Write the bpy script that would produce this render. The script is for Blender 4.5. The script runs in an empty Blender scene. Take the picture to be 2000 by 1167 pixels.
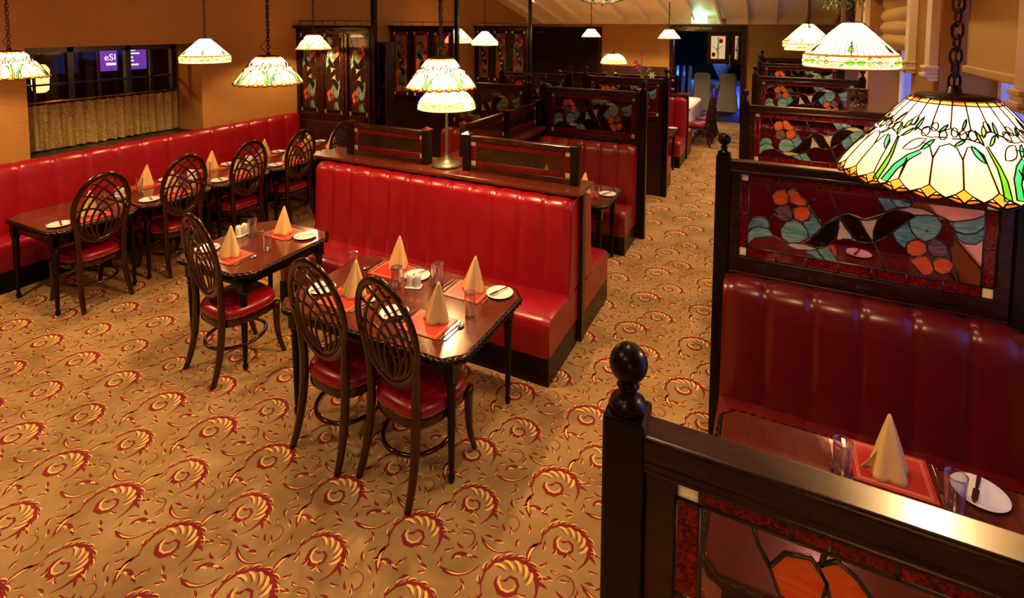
import bpy, bmesh, math, random
from mathutils import Vector, Matrix
PI = math.pi
random.seed(7)
SC = bpy.context.scene
COL = SC.collection

# ------------------------------------------------------------------ camera
cam_data = bpy.data.cameras.new('camera'); cam = bpy.data.objects.new('camera', cam_data); COL.objects.link(cam)
SC.camera = cam
def cam_axes(yaw, pit, rol):
    cy, sy, cp, sp, cr, sr = math.cos(yaw), math.sin(yaw), math.cos(pit), math.sin(pit), math.cos(rol), math.sin(rol)
    f = Vector((sy*cp, cy*cp, sp)); r = Vector((cy, -sy, 0)); u = r.cross(f)
    return cr*r+sr*u, -sr*r+cr*u, f
_r, _u, _f = cam_axes(-.455158, -.0649928, .0045990)
M4 = Matrix((( _r.x, _u.x, -_f.x, 0), (_r.y, _u.y, -_f.y, 0), (_r.z, _u.z, -_f.z, 2.5), (0, 0, 0, 1)))
cam.matrix_world = M4
cam_data.sensor_width = 36; cam_data.lens = 1048.73/2000*36
cam_data.shift_y = -(583.5-118.24)/2000
cam_data.clip_start = .05; cam_data.clip_end = 200

# ------------------------------------------------------------------ world, exposure, room light
SC.view_settings.view_transform = 'Standard'; SC.view_settings.look = 'None'; SC.view_settings.gamma = 1
SC.view_settings.use_curve_mapping = False
SC.view_settings.exposure = 0.35
w = bpy.data.worlds.new('dusk'); SC.world = w; w.use_nodes = True
w.node_tree.nodes['Background'].inputs[0].default_value = (.16, .22, .72, 1)
w.node_tree.nodes['Background'].inputs[1].default_value = 1.9

WARM = (1, .60, .26)
def spot(name, loc, e, size=2.2, col=WARM, rad=.06, blend=.8, to=(0, 0, -1)):
    l = bpy.data.lights.new(name, 'SPOT'); l.energy = e; l.spot_size = size; l.color = col; l.shadow_soft_size = rad; l.spot_blend = blend
    o = bpy.data.objects.new(name, l); COL.objects.link(o); o.location = loc
    o.rotation_euler = Vector(to).to_track_quat('-Z', 'Y').to_euler(); return o
def point(name, loc, e, col=WARM, rad=.05):
    l = bpy.data.lights.new(name, 'POINT'); l.energy = e; l.color = col; l.shadow_soft_size = rad
    o = bpy.data.objects.new(name, l); COL.objects.link(o); o.location = loc; return o
# ceiling downlights, most of them added to brighten the room: (x, y, z, watts)
DOWN = [(-2.4, .0, 4.5, 120), (-5.2, .7, 4.5, 300), (-.75, 2.6, 4.5, 110), (-5.6, 7.2, 4.5, 120),
        (-.75, 6.4, 4.5, 150), (-.8, 9.6, 3.93, 170), (-5.6, 12.6, 3.2, 170), (-1.0, -1.5, 4.5, 60), (.55, 5.9, 4.5, 120), (.2, 8.8, 4.1, 90), (-2.9, 12.3, 3.2, 150)]

# ------------------------------------------------------------------ materials
def new_mat(name):
    m = bpy.data.materials.new(name); m.use_nodes = True
    nt = m.node_tree; return m, nt, nt.nodes['Principled BSDF']
def noise_bump(nt, b, scale=200, strength=.1, dist=.002, detail=3, coords='Object', vec=(1, 1, 1)):
    tc = nt.nodes.new('ShaderNodeTexCoord'); mp = nt.nodes.new('ShaderNodeMapping'); mp.inputs['Scale'].default_value = vec
    n = nt.nodes.new('ShaderNodeTexNoise'); n.inputs['Scale'].default_value = scale; n.inputs['Detail'].default_value = detail
    bp = nt.nodes.new('ShaderNodeBump'); bp.inputs['Strength'].default_value = strength; bp.inputs['Distance'].default_value = dist
    nt.links.new(tc.outputs[coords], mp.inputs[0]); nt.links.new(mp.outputs[0], n.inputs['Vector'])
    nt.links.new(n.outputs[0], bp.inputs['Height']); nt.links.new(bp.outputs[0], b.inputs['Normal'])
    return n, mp
def ramp_color(nt, b, src, c1, c2, p1=.35, p2=.65):
    r = nt.nodes.new('ShaderNodeValToRGB'); r.color_ramp.elements[0].color = (*c1, 1); r.color_ramp.elements[1].color = (*c2, 1)
    r.color_ramp.elements[0].position = p1; r.color_ramp.elements[1].position = p2
    nt.links.new(src, r.inputs[0]); nt.links.new(r.outputs[0], b.inputs['Base Color']); return r
def simple(name, col, rough=.5, metal=0, coat=0, bump=None, **kw):
    m, nt, b = new_mat(name)
    b.inputs['Base Color'].default_value = (*col, 1); b.inputs['Roughness'].default_value = rough; b.inputs['Metallic'].default_value = metal
    b.inputs['Coat Weight'].default_value = coat; b.inputs['Coat Roughness'].default_value = .12
    if bump: noise_bump(nt, b, *bump)
    for k, v in kw.items(): b.inputs[k.replace('_', ' ')].default_value = v
    return m
def wood(name, c1, c2, rough=.3, coat=.4, axis=(1, 1, 12)):
    m, nt, b = new_mat(name)
    tc = nt.nodes.new('ShaderNodeTexCoord'); mp = nt.nodes.new('ShaderNodeMapping'); mp.inputs['Scale'].default_value = axis
    n = nt.nodes.new('ShaderNodeTexNoise'); n.inputs['Scale'].default_value = 6; n.inputs['Detail'].default_value = 6; n.inputs['Distortion'].default_value = .6
    nt.links.new(tc.outputs['Object'], mp.inputs[0]); nt.links.new(mp.outputs[0], n.inputs['Vector'])
    ramp_color(nt, b, n.outputs[0], c1, c2)
    b.inputs['Roughness'].default_value = rough; b.inputs['Coat Weight'].default_value = coat; b.inputs['Coat Roughness'].default_value = .1; b.inputs['Specular IOR Level'].default_value = .36
    return m
M = {}
M['wood'] = wood('dark_mahogany', (.010, .0024, .0014), (.038, .0075, .0034), .27, .08, (1.5, 9, 9))
M['woodv'] = wood('dark_mahogany_upright', (.010, .0025, .0015), (.038, .008, .0035), .32, .1, (9, 9, 1.2))
M['woodtop'] = wood('polished_table_mahogany', (.085, .0135, .0055), (.12, .0195, .0085), .20, .6, (3, 1.2, 2))
M['woodblack'] = simple('black_brown_wood', (.005, .0022, .0014), .30, coat=.08, Specular_IOR_Level=.22)
M['chairwood'] = simple('red_brown_polished_wood', (.028, .0028, .0014), .15, coat=.35, Specular_IOR_Level=.4)
M['panelwood'] = wood('wall_panelling_wood', (.018, .006, .004), (.045, .015, .009), .4, .1, (9, 9, 1))
def leather(name, c):
    m, nt, b = new_mat(name)
    b.inputs['Base Color'].default_value = (*c, 1); b.inputs['Roughness'].default_value = .30
    b.inputs['Coat Weight'].default_value = .15; b.inputs['Coat Roughness'].default_value = .25
    noise_bump(nt, b, 9, .25, .01, 2)
    return m
M['leather'] = leather('red_leather', (.25, .0025, .010))
M['leather3'] = leather('deep_burgundy_leather', (.115, .003, .005))
M['leather2'] = leather('oxblood_leather', (.17, .007, .007))
M['carpet'], nt, b = new_mat('tan_carpet_pile')
n, mp = noise_bump(nt, b, 260, .9, .004, 4)
n2 = nt.nodes.new('ShaderNodeTexNoise'); n2.inputs['Scale'].default_value = 3; n2.inputs['Detail'].default_value = 5
nt.links.new(mp.outputs[0], n2.inputs['Vector'])
ramp_color(nt, b, n2.outputs[0], (.27, .165, .062), (.45, .295, .125), .3, .7); b.inputs['Roughness'].default_value = .95
b.inputs['Specular IOR Level'].default_value = .1
M['cred'] = simple('crimson_carpet_yarn', (.22, .007, .009), .95, bump=(260, .9, .004, 4)); M['cgold'] = simple('gold_carpet_yarn', (.90, .56, .16), .95, bump=(260, .9, .004, 4))
M['cbrn'] = simple('brown_carpet_yarn', (.20, .060, .025), .95)
def wallmat(name, c1, c2):
    m, nt, b = new_mat(name)
    tc = nt.nodes.new('ShaderNodeTexCoord'); mp = nt.nodes.new('ShaderNodeMapping'); mp.inputs['Scale'].default_value = (3, 3, 90)
    n = nt.nodes.new('ShaderNodeTexNoise'); n.inputs['Scale'].default_value = 4; n.inputs['Detail'].default_value = 4
    nt.links.new(tc.outputs['Object'], mp.inputs[0]); nt.links.new(mp.outputs[0], n.inputs['Vector'])
    ramp_color(nt, b, n.outputs[0], c1, c2, .3, .7); b.inputs['Roughness'].default_value = .75
    bp = nt.nodes.new('ShaderNodeBump'); bp.inputs['Strength'].default_value = .25; bp.inputs['Distance'].default_value = .004
    nt.links.new(n.outputs[0], bp.inputs['Height']); nt.links.new(bp.outputs[0], b.inputs['Normal'])
    return m
M['wall'] = wallmat('tan_grasscloth', (.31, .148, .028), (.41, .205, .044))
M['ceil'] = simple('cream_ceiling_paint', (.90, .78, .52), .6)
M['trim'] = simple('cream_moulding_paint', (.82, .64, .40), .5)
M['black'] = simple('black_paint', (.008, .007, .006), .35)
M['iron'] = simple('dark_bronze', (.045, .03, .018), .35, .8)
M['steel'] = simple('polished_steel', (.75, .72, .68), .16, 1)
M['china'] = simple('white_china', (.82, .80, .76), .12, coat=.5)
M['napkin'] = simple('gold_linen', (.66, .43, .17), .8, bump=(300, .3, .001))
M['mat'] = simple('scarlet_placemat', (.42, .03, .02), .35); M['matgold'] = simple('gilt_line', (.62, .38, .14), .3)
M['white'] = simple('white_linen', (.80, .78, .74), .8); M['cream'] = simple('cream_glass', (.80, .68, .42), .25)
M['cover'] = simple('pale_chair_cover', (.42, .40, .38), .8)
M['brass'] = simple('aged_brass', (.45, .26, .08), .3, 1)
M['pendbr'] = simple('dark_chain_metal', (.05, .032, .02), .4, .7)
M['curtain'], nt, b = new_mat('gold_brocade')
n, mp = noise_bump(nt, b, 90, .4, .004, 3)
n.inputs['Distortion'].default_value = 2.0
ramp_color(nt, b, n.outputs[0], (.16, .10, .025), (.62, .46, .16), .42, .6); b.inputs['Roughness'].default_value = .45; b.inputs['Metallic'].default_value = .25
M['blind'] = wallmat('woven_blind_cloth', (.48, .31, .09), (.60, .40, .13))
def glass(name, col, rough=.03, trans=1.0, ior=1.45, bump=None):
    m, nt, b = new_mat(name)
    b.inputs['Base Color'].default_value = (*col, 1); b.inputs['Roughness'].default_value = rough
    b.inputs['Transmission Weight'].default_value = trans; b.inputs['IOR'].default_value = ior
    if bump: noise_bump(nt, b, *bump)
    return m
def pane(name, col, gloss=.12, bump=None, p=4.5):
    # thin sheet of clear glass: tinted straight-through light plus a mirror-like surface
    m = bpy.data.materials.new(name); m.use_nodes = True; nt = m.node_tree; nt.nodes.clear()
    o = nt.nodes.new('ShaderNodeOutputMaterial'); t = nt.nodes.new('ShaderNodeBsdfTransparent'); g = nt.nodes.new('ShaderNodeBsdfGlossy')
    t.inputs[0].default_value = (*col, 1); g.inputs['Roughness'].default_value = .04; g.inputs[0].default_value = (.9, .88, .95, 1)
    lw = nt.nodes.new('ShaderNodeLayerWeight'); lw.inputs[0].default_value = .5; f = nt.nodes.new('ShaderNodeMath'); f.operation = 'POWER'; f.inputs[1].default_value = p
    nt.links.new(lw.outputs['Facing'], f.inputs[0])
    ad = nt.nodes.new('ShaderNodeMath'); ad.operation = 'ADD'; ad.inputs[1].default_value = gloss
    mx = nt.nodes.new('ShaderNodeMixShader')
    nt.links.new(f.outputs[0], ad.inputs[0]); nt.links.new(ad.outputs[0], mx.inputs[0])
    nt.links.new(t.outputs[0], mx.inputs[1]); nt.links.new(g.outputs[0], mx.inputs[2]); nt.links.new(mx.outputs[0], o.inputs[0])
    if bump:
        tc = nt.nodes.new('ShaderNodeTexCoord'); n = nt.nodes.new('ShaderNodeTexNoise'); n.inputs['Scale'].default_value = bump[0]
        bp = nt.nodes.new('ShaderNodeBump'); bp.inputs['Strength'].default_value = bump[1]; bp.inputs['Distance'].default_value = .005
        nt.links.new(tc.outputs['Object'], n.inputs['Vector']); nt.links.new(n.outputs[0], bp.inputs['Height']); nt.links.new(bp.outputs[0], g.inputs['Normal'])
    return m
def artglass(name, c1, c2, scale=9, rough=.12, tl=.45, stretch=(1, 1, 5)):
    # opalescent art glass: part lets light through, part shows its own streaky colour
    m = bpy.data.materials.new(name); m.use_nodes = True; nt = m.node_tree; b = nt.nodes['Principled BSDF']; o = nt.nodes['Material Output']
    tc = nt.nodes.new('ShaderNodeTexCoord'); mp = nt.nodes.new('ShaderNodeMapping'); mp.inputs['Scale'].default_value = stretch; mp.inputs['Rotation'].default_value = (.4, .5, .3)
    n = nt.nodes.new('ShaderNodeTexNoise'); n.inputs['Scale'].default_value = scale; n.inputs['Detail'].default_value = 3; n.inputs['Distortion'].default_value = 1.5
    nt.links.new(tc.outputs['Object'], mp.inputs[0]); nt.links.new(mp.outputs[0], n.inputs['Vector'])
    r = ramp_color(nt, b, n.outputs[0], c1, c2, .35, .68); b.inputs['Roughness'].default_value = rough; b.inputs['Specular IOR Level'].default_value = .7
    t = nt.nodes.new('ShaderNodeBsdfTranslucent'); nt.links.new(r.outputs[0], t.inputs[0])
    mx = nt.nodes.new('ShaderNodeMixShader'); mx.inputs[0].default_value = tl
    nt.links.new(b.outputs[0], mx.inputs[1]); nt.links.new(t.outputs[0], mx.inputs[2]); nt.links.new(mx.outputs[0], o.inputs[0])
    return m
GL = {'o': artglass('orange_glass', (1, .12, .015), (1, .30, .09)), 'm': artglass('mauve_glass', (.16, .07, .09), (.45, .28, .32)),
      'r': artglass('ruby_glass', (.06, .0, .0), (.26, .006, .006), 30), 't': artglass('sea_green_glass', (.14, .46, .34), (.48, .80, .64)),
      'b': artglass('teal_glass', (.07, .32, .34), (.32, .62, .62)), 'd': artglass('dark_brown_glass', (.010, .004, .003), (.035, .010, .006)),
      'c': artglass('ivory_glass', (.80, .66, .36), (.95, .84, .58)), 'x': pane('violet_clear_glass', (.62, .42, .50), .055),
      'R': artglass('rippled_ruby_glass', (.045, 0, 0), (.50, .008, .008), 70, .08, .5, (1, 1, 1)),
      'S': artglass('shining_cream_glass', (.85, .78, .56), (.92, .86, .68), tl=.85), 'L': simple('lead_came', (.07, .068, .062), .32, .7),
      'h': pane('seedy_clear_glass', (.62, .48, .38), .10, (60, .5)), 'w': pane('window_glass', (.8, .85, .95), .05), 'g': pane('hall_window_glass', (.75, .65, .5), .02)}
GL['u'] = pane('tumbler_glass', (.95, .95, .96), .06, p=1.6)
GK = list(GL)
# lampshade glass
def shade(name, col, em, tl=.42):
    m = bpy.data.materials.new(name); m.use_nodes = True; nt = m.node_tree; b = nt.nodes['Principled BSDF']; o = nt.nodes['Material Output']
    tc = nt.nodes.new('ShaderNodeTexCoord'); n = nt.nodes.new('ShaderNodeTexNoise'); n.inputs['Scale'].default_value = 14; n.inputs['Detail'].default_value = 3
    nt.links.new(tc.outputs['Object'], n.inputs['Vector'])
    r = ramp_color(nt, b, n.outputs[0], tuple(c*.72 for c in col), col, .3, .6); b.inputs['Roughness'].default_value = .15
    nt.links.new(r.outputs[0], b.inputs['Emission Color']); b.inputs['Emission Strength'].default_value = em
    t = nt.nodes.new('ShaderNodeBsdfTranslucent'); nt.links.new(r.outputs[0], t.inputs[0])
    mx = nt.nodes.new('ShaderNodeMixShader'); mx.inputs[0].default_value = tl
    nt.links.new(b.outputs[0], mx.inputs[1]); nt.links.new(t.outputs[0], mx.inputs[2]); nt.links.new(mx.outputs[0], o.inputs[0])
    return m
SE = .9
SH = {'w': shade('lamp_cream_glass', (1, .86, .58), SE), 'y': shade('lamp_amber_yellow_glass', (1, .70, .34), SE*.55), 'g': shade('lamp_green_glass', (.06, .32, .02), SE*.55),
      't': shade('lamp_sea_green_glass', (.02, .40, .14), SE*.55), 'o': shade('lamp_orange_glass', (.9, .22, .03), SE*.5), 'r': shade('lamp_red_glass', (.75, .05, .02), SE*.6),
      'a': shade('lamp_brown_amber_glass', (.40, .12, .015), SE*.25, .3), 'l': shade('lamp_lime_glass', (.60, .72, .05), SE*.8), 'p': shade('lamp_pink_glass', (.95, .40, .42), SE*.8)}
SK = list(SH)
M['copper'] = simple('copper_foil_lead', (.05, .022, .012), .35, .6)
def emit(name, col, s):
    m, nt, b = new_mat(name); b.inputs['Base Color'].default_value = (*col, 1); b.inputs['Emission Color'].default_value = (*col, 1); b.inputs['Emission Strength'].default_value = s; return m

# ------------------------------------------------------------------ mesh helpers
class MB:
    def __init__(s): s.v = []; s.f = []; s.m = []; s.sm = []
    def add(s, v, f, mi=0, smooth=False):
        k = len(s.v); s.v += [tuple(p) for p in v]; s.f += [tuple(i+k for i in q) for q in f]; s.m += [mi]*len(f) if isinstance(mi, int) else mi; s.sm += [smooth]*len(f)
    def box(s, x0, x1, y0, y1, z0, z1, mi=0):
        v = [(x, y, z) for x in (x0, x1) for y in (y0, y1) for z in (z0, z1)]
        s.add(v, [(0, 1, 3, 2), (4, 6, 7, 5), (0, 4, 5, 1), (2, 3, 7, 6), (0, 2, 6, 4), (1, 5, 7, 3)], mi)
    def prism(s, pts, z0, z1, mi=0):                  # outline in xy
        n = len(pts); v = [(x, y, z0) for x, y in pts]+[(x, y, z1) for x, y in pts]
        s.add(v, [tuple(range(n))[::-1], tuple(range(n, 2*n))]+[(i, (i+1) % n, (i+1) % n+n, i+n) for i in range(n)], mi)
    def slab(s, pts, y0, y1, mi=0):                   # outline in xz
        n = len(pts); v = [(x, y0, z) for x, z in pts]+[(x, y1, z) for x, z in pts]
        s.add(v, [tuple(range(n)), tuple(range(n, 2*n))[::-1]]+[((i+1) % n, i, i+n, (i+1) % n+n) for i in range(n)], mi)
    def lathe(s, prof, c=(0, 0, 0), n=20, mi=0, smooth=True, caps=True):
        v = []; f = []
        for r, z in prof:
            for i in range(n):
                a = 2*PI*i/n; v.append((c[0]+r*math.cos(a), c[1]+r*math.sin(a), c[2]+z))
        for j in range(len(prof)-1):
            for i in range(n):
                a, b = j*n+i, j*n+(i+1) % n; f.append((a, b, b+n, a+n))
        s.add(v, f, mi, smooth)
        if caps:
            k = len(s.v)-len(v); m = len(prof)-1
            if prof[0][0] > 1e-4: s.f.append(tuple(range(k, k+n))[::-1]); s.m.append(mi); s.sm.append(False)
            if prof[-1][0] > 1e-4: s.f.append(tuple(range(k+m*n, k+m*n+n))); s.m.append(mi); s.sm.append(False)
    def tube(s, pts, r, n=8, mi=0, closed=False, smooth=True, flat=1.0, up=None, radii=None):
        P = [Vector(p) for p in pts]; N = len(P); v = []; f = []; prev = None
        for i in range(N):
            if closed: t = P[(i+1) % N]-P[i-1]
            else: t = P[min(i+1, N-1)]-P[max(i-1, 0)]
            t.normalize()
            if up is not None: a = Vector(up)-t*Vector(up).dot(t)
            elif prev is None:
                a = Vector((0, 0, 1)) if abs(t.z) < .9 else Vector((1, 0, 0)); a = a-t*a.dot(t)
            else: a = prev-t*prev.dot(t)
            a.normalize(); prev = a; b = t.cross(a); rr = radii[i] if radii else r
            for k in range(n):
                q = 2*PI*k/n; v.append(P[i]+a*(rr*math.cos(q)*flat)+b*(rr*math.sin(q)))
        M_ = N if closed else N-1
        for i in range(M_):
            for k in range(n):
                a, b = i*n+k, i*n+(k+1) % n; c, d = ((i+1) % N)*n+(k+1) % n, ((i+1) % N)*n+k; f.append((a, b, c, d))
        if not closed: f += [tuple(range(n))[::-1], tuple(range((N-1)*n, N*n))]
        s.add(v, f, mi, smooth)
    def grid(s, fn, nu, nv, mi=0, wrap=False, smooth=True):
        k = nu if wrap else nu+1
        v = [fn(i/nu, j/nv) for j in range(nv+1) for i in range(k)]
        f = [(j*k+i, j*k+(i+1) % k, (j+1)*k+(i+1) % k, (j+1)*k+i) for j in range(nv) for i in range(nu)]
        s.add(v, f, mi, smooth)
    def xf(s, fn): s.v = [tuple(fn(*p)) for p in s.v]; return s
    def build(s, name, mats, parent=None, bevel=0, solid=0):
        me = bpy.data.meshes.new(name); me.from_pydata(s.v, [], s.f)
        if not isinstance(mats, (list, tuple)): mats = [mats]
        for m in mats: me.materials.append(m)
        me.polygons.foreach_set('material_index', s.m); me.polygons.foreach_set('use_smooth', s.sm); me.update()
        o = bpy.data.objects.new(name, me); COL.objects.link(o); o.parent = parent
        if solid: md = o.modifiers.new('solid', 'SOLIDIFY'); md.thickness = solid; md.offset = 0
        if bevel: md = o.modifiers.new('bevel', 'BEVEL'); md.width = bevel; md.segments = 2; md.limit_method = 'ANGLE'
        return o
def bx(name, m, parent, *b, bevel=0, boxes=None):
    mb = MB()
    for q in (boxes or [b]): mb.box(*q)
    return mb.build(name, m, parent, bevel)
def tag(o, label=None, cat=None, group=None, kind=None):
    if label: o['label'] = label
    if cat: o['category'] = cat
    if group: o['group'] = group
    if kind: o['kind'] = kind
    return o
def thing(name, label, cat, loc=(0, 0, 0), rz=0, group=None):
    o = bpy.data.objects.new(name, None); COL.objects.link(o); o.empty_display_size = .1
    o.location = loc; o.rotation_euler = (0, 0, rz); return tag(o, label, cat, group)
def copy_tree(o, parent=None):
    c = o.copy(); COL.objects.link(c); c.parent = parent
    for ch in list(o.children): copy_tree(ch, c)
    return c
def dup(o, label, loc, rz=0, group=None, sc=1):
    c = copy_tree(o); c.location = loc; c.rotation_euler = (0, 0, rz); c['label'] = label; c.scale = (sc, sc, sc)
    if group: c['group'] = group
    return c
def struct(o): o['kind'] = 'structure'; return o
def bez(P0, P1, P2, P3, n):
    out = []
    for i in range(n+1):
        t = i/n; a = (1-t)**3; b = 3*t*(1-t)**2; c = 3*t*t*(1-t); d = t**3
        out.append(tuple(a*p+b*q+c*r+d*s_ for p, q, r, s_ in zip(P0, P1, P2, P3)))
    return out
def pip(x, y, poly):
    r = False; j = len(poly)-1
    for i in range(len(poly)):
        xi, yi = poly[i]; xj, yj = poly[j]
        if (yi > y) != (yj > y) and x < (xj-xi)*(y-yi)/(yj-yi)+xi: r = not r
        j = i
    return r
def text_obj(name, txt, size, m, parent, loc, rot, ext=.002, align='CENTER'):
    cu = bpy.data.curves.new(name, 'FONT'); cu.body = txt; cu.size = size; cu.extrude = ext; cu.align_x = align; cu.align_y = 'CENTER'
    cu.materials.append(m); o = bpy.data.objects.new(name, cu); COL.objects.link(o); bpy.context.view_layer.update()
    me = bpy.data.meshes.new_from_object(o.evaluated_get(bpy.context.evaluated_depsgraph_get())); bpy.data.objects.remove(o)
    o = bpy.data.objects.new(name, me); COL.objects.link(o); o.parent = parent; o.location = loc; o.rotation_euler = rot
    return o
# ------------------------------------------------------------------ room shell
XL, XR, YF, YB = -6.8, 1.3, 15.0, -2.6
def ceil_z(y): return 4.61 if y < 7 else 2.66+.244*(15-y)
# carpet: plain field plus scrollwork woven in as flat shapes
fl = MB(); fl.box(-8.0, 2.0, YB-.2, YF, -.1, 0, 0)
def stroke(pts, ws, mi, T, z):
    n = len(pts); v = []
    for i in range(n):
        a = pts[max(i-1, 0)]; b = pts[min(i+1, n-1)]; dx, dy = b[0]-a[0], b[1]-a[1]; l = math.hypot(dx, dy) or 1
        nx, ny = -dy/l*ws[i], dx/l*ws[i]
        v.append(T(pts[i][0]+nx, pts[i][1]+ny, z)); v.append(T(pts[i][0]-nx, pts[i][1]-ny, z))
    fl.add(v, [(2*i, 2*i+1, 2*i+3, 2*i+2) for i in range(n-1)], mi)
def arc(cx, cy, r0, r1, a0, a1, n=6): return [(cx+(r0+(r1-r0)*i/n)*math.cos(math.radians(a0+(a1-a0)*i/n)), cy+(r0+(r1-r0)*i/n)*math.sin(math.radians(a0+(a1-a0)*i/n))) for i in range(n+1)]
def taper(n, w, p=.5): return [max(.0006, w*(math.sin(PI*min(1, (i/(n-1))**p))**.8 if 0 < i < n-1 else 0)) for i in range(n)]
def comma(x, y, a, L, w, turn, mi, T, z, n=4):
    pts = [(x, y)]; 
    for i in range(n):
        a += turn/n; x += L/n*math.cos(a); y += L/n*math.sin(a); pts.append((x, y))
    stroke(pts, [w*.25]+[w*(1-.75*abs(i/n-.35)/.65) for i in range(1, n)]+[.0006], mi, T, z)
def scroll(T, full=True):
    # acanthus scroll: crimson crown sweeping clockwise, gold crescents nested inside it
    A = [(-.098, -.052), (-.104, -.01), (-.092, .035), (-.062, .068), (-.02, .086), (.025, .088), (.066, .072), (.096, .040), (.108, .0), (.104, -.040), (.085, -.082)]
    stroke(A, [.001, .0035, .005, .006, .009, .0075, .008, .013, .009, .004, .001], 1, T, .0004)
    for k, (i, L) in enumerate(((1, .034), (2, .040), (3, .044), (4, .046), (5, .045), (6, .052), (7, .050))):
        x, y = A[i]; dx, dy = A[i+1][0]-A[i-1][0], A[i+1][1]-A[i-1][1]; a = math.atan2(dy, dx)
        comma(x-.004*math.cos(a), y-.004*math.sin(a), a+1.0, L, .0105 if 2 < i < 8 else .008, -1.3, 1, T, .00042)
        if full: comma(x+.010*math.cos(a+1.2), y+.010*math.sin(a+1.2), a+.75, L*.9, .0035, -1.1, 2, T, .00062)
        if 2 < i < 8:
            comma(x*.93, y*.93, a-.35, .056, .0082, -1.0, 2, T, .0006)
            if full: comma(x*.84, y*.84, a-.45, .046, .0028, -1.1, 1, T, .0007)
    stroke([(-.045, .020), (-.050, -.008), (-.034, -.038), (-.004, -.050), (.026, -.040), (.038, -.014), (.028, .010), (.006, .018), (-.010, .008)], [.002, .006, .010, .009, .006, .005, .006, .005, .001], 1, T, .0005)
    stroke([(-.030, .022), (-.038, .0), (-.026, -.026), (-.004, -.036), (.018, -.028), (.026, -.010)], [.001, .004, .0045, .004, .003, .001], 2, T, .0007)
    comma(-.002, .010, -2.2, .03, .006, -1.2, 1, T, .0007); comma(.030, -.040, -.9, .040, .006, 1.2, 1, T, .0007); comma(.034, -.044, -1.0, .030, .0035, 1.2, 2, T, .0008)
    stroke(bez((-.094, -.045), (-.128, -.075), (-.132, -.12), (-.108, -.170), 7), [.003, .006, .009, .011, .010, .007, .004, .0006], 1, T, .0004)
    stroke(bez((-.112, -.075), (-.122, -.095), (-.122, -.12), (-.112, -.145), 4), [.001, .0045, .005, .004, .001], 2, T, .0006)
    comma(-.108, -.06, -2.6, .045, .006, 1.3, 1, T, .0004); comma(-.118, -.12, -.6, .040, .006, -1.4, 1, T, .0004)
    comma(.100, .015, .5, .060, .009, -.9, 1, T, .00041); comma(.098, .0, .1, .055, .008, -.9, 1, T, .00043); comma(.108, .02, .5, .045, .003, -.9, 2, T, .0007)
    if full:                                             # loose tendrils between the scrolls
        stroke(arc(.205, -.005, .046, .030, -70, 170, 8), taper(9, .0042), 3, T, .0003); comma(.205, -.05, 3.0, .04, .006, -.9, 1, T, .0004)
        stroke(bez((.12, -.125), (.17, -.165), (.23, -.165), (.28, -.115), 6), taper(7, .009), 1, T, .0004)
        stroke(bez((.15, -.140), (.18, -.158), (.22, -.158), (.25, -.135), 4), taper(5, .0035), 2, T, .0006)
        stroke(arc(-.19, .06, .04, .048, 160, 20, 7), taper(8, .007), 1, T, .0004)
        for k in range(4): comma(-.215+.022*k, .085+.008*math.sin(k), .9, .030, .005, -1.6, 1 if k % 2 else 2, T, .0006)
        for x, y, a in ((.13, .13, .6), (.17, .115, .3), (.21, .10, .1), (-.03, .155, 2.4), (-.07, .165, 2.0), (.04, -.15, -.4), (.01, -.165, 2.9), (-.17, -.03, 1.2), (-.19, -.08, 4.2), (-.15, .12, .4), (.16, .05, 5.2), (.13, -.06, 5.8), (.24, .05, 1.9), (.0, .19, 1.0), (-.06, -.14, .2)):
            comma(x, y, a, .042, .0062, 1.2, 1, T, .0004); comma(x+.006, y-.006, a+.2, .028, .0028, 1.0, 2, T, .0006)
def place_scroll(cx, cy, kind, full):
    an = .42 if kind == 0 else -.05; c, s_ = math.cos(an), math.sin(an); sg = 1
    k = 1.2 if kind == 0 else 1.1
    def T(x, y, z): return (cx+k*(c*x*sg-s_*y), cy+k*(s_*x*sg+c*y), z)
    scroll(T, full)
for j in range(-2, 27):
    for i in range(-13, 6):
        cx, cy = -1.0+.512*i, 2.03+.565*(j-3)
        for kk, (ox, oy) in enumerate(((0, 0), (.17, .28))):
            X, Y = cx+ox, cy+oy
            if not (-6.5 < X < 1.2 and .3 < Y < 14.6): continue
            if X > -.1 and Y > .8: continue
            if X < -4.5 and Y > 6.5: continue
            place_scroll(X, Y, kk, Y < 6.5)
struct(fl.build('floor', [M['carpet'], M['cred'], M['cgold'], M['cbrn']]))
# ceiling: slope falling towards the far wall, flat above the near part, with rafters
cb = MB()
cb.add([(XL-.3, 7, 4.61), (XR+.6, 7, 4.61), (XR+.6, YF+.1, 2.66), (XL-.3, YF+.1, 2.66), (XL-.3, 7, 4.8), (XR+.6, 7, 4.8), (XR+.6, YF+.1, 2.85), (XL-.3, YF+.1, 2.85)],
       [(0, 1, 2, 3), (4, 7, 6, 5), (0, 4, 5, 1), (2, 6, 7, 3), (1, 5, 6, 2), (0, 3, 7, 4)])
cb.box(XL-.3, XR+.6, YB-.1, 7.01, 4.61, 4.8)
struct(cb.build('ceiling', M['ceil']))
for i in range(13):
    x = -6.25+.625*i; r = MB(); d = .13
    r.add([(x-.028, 7, 4.62), (x+.028, 7, 4.62), (x+.028, 14.9, 2.69), (x-.028, 14.9, 2.69), (x-.028, 7, 4.62-d), (x+.028, 7, 4.62-d), (x+.028, 14.9, 2.69-d), (x-.028, 14.9, 2.69-d)],
          [(3, 2, 1, 0), (4, 5, 6, 7), (0, 1, 5, 4), (2, 3, 7, 6), (1, 2, 6, 5), (0, 4, 7, 3)])
    struct(r.build('trim_%d' % (i+1), M['ceil']))
struct(bx('trim_14', M['ceil'], None, XL, XR+.5, 14.86, 15.0, 2.56, 2.72))
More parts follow.
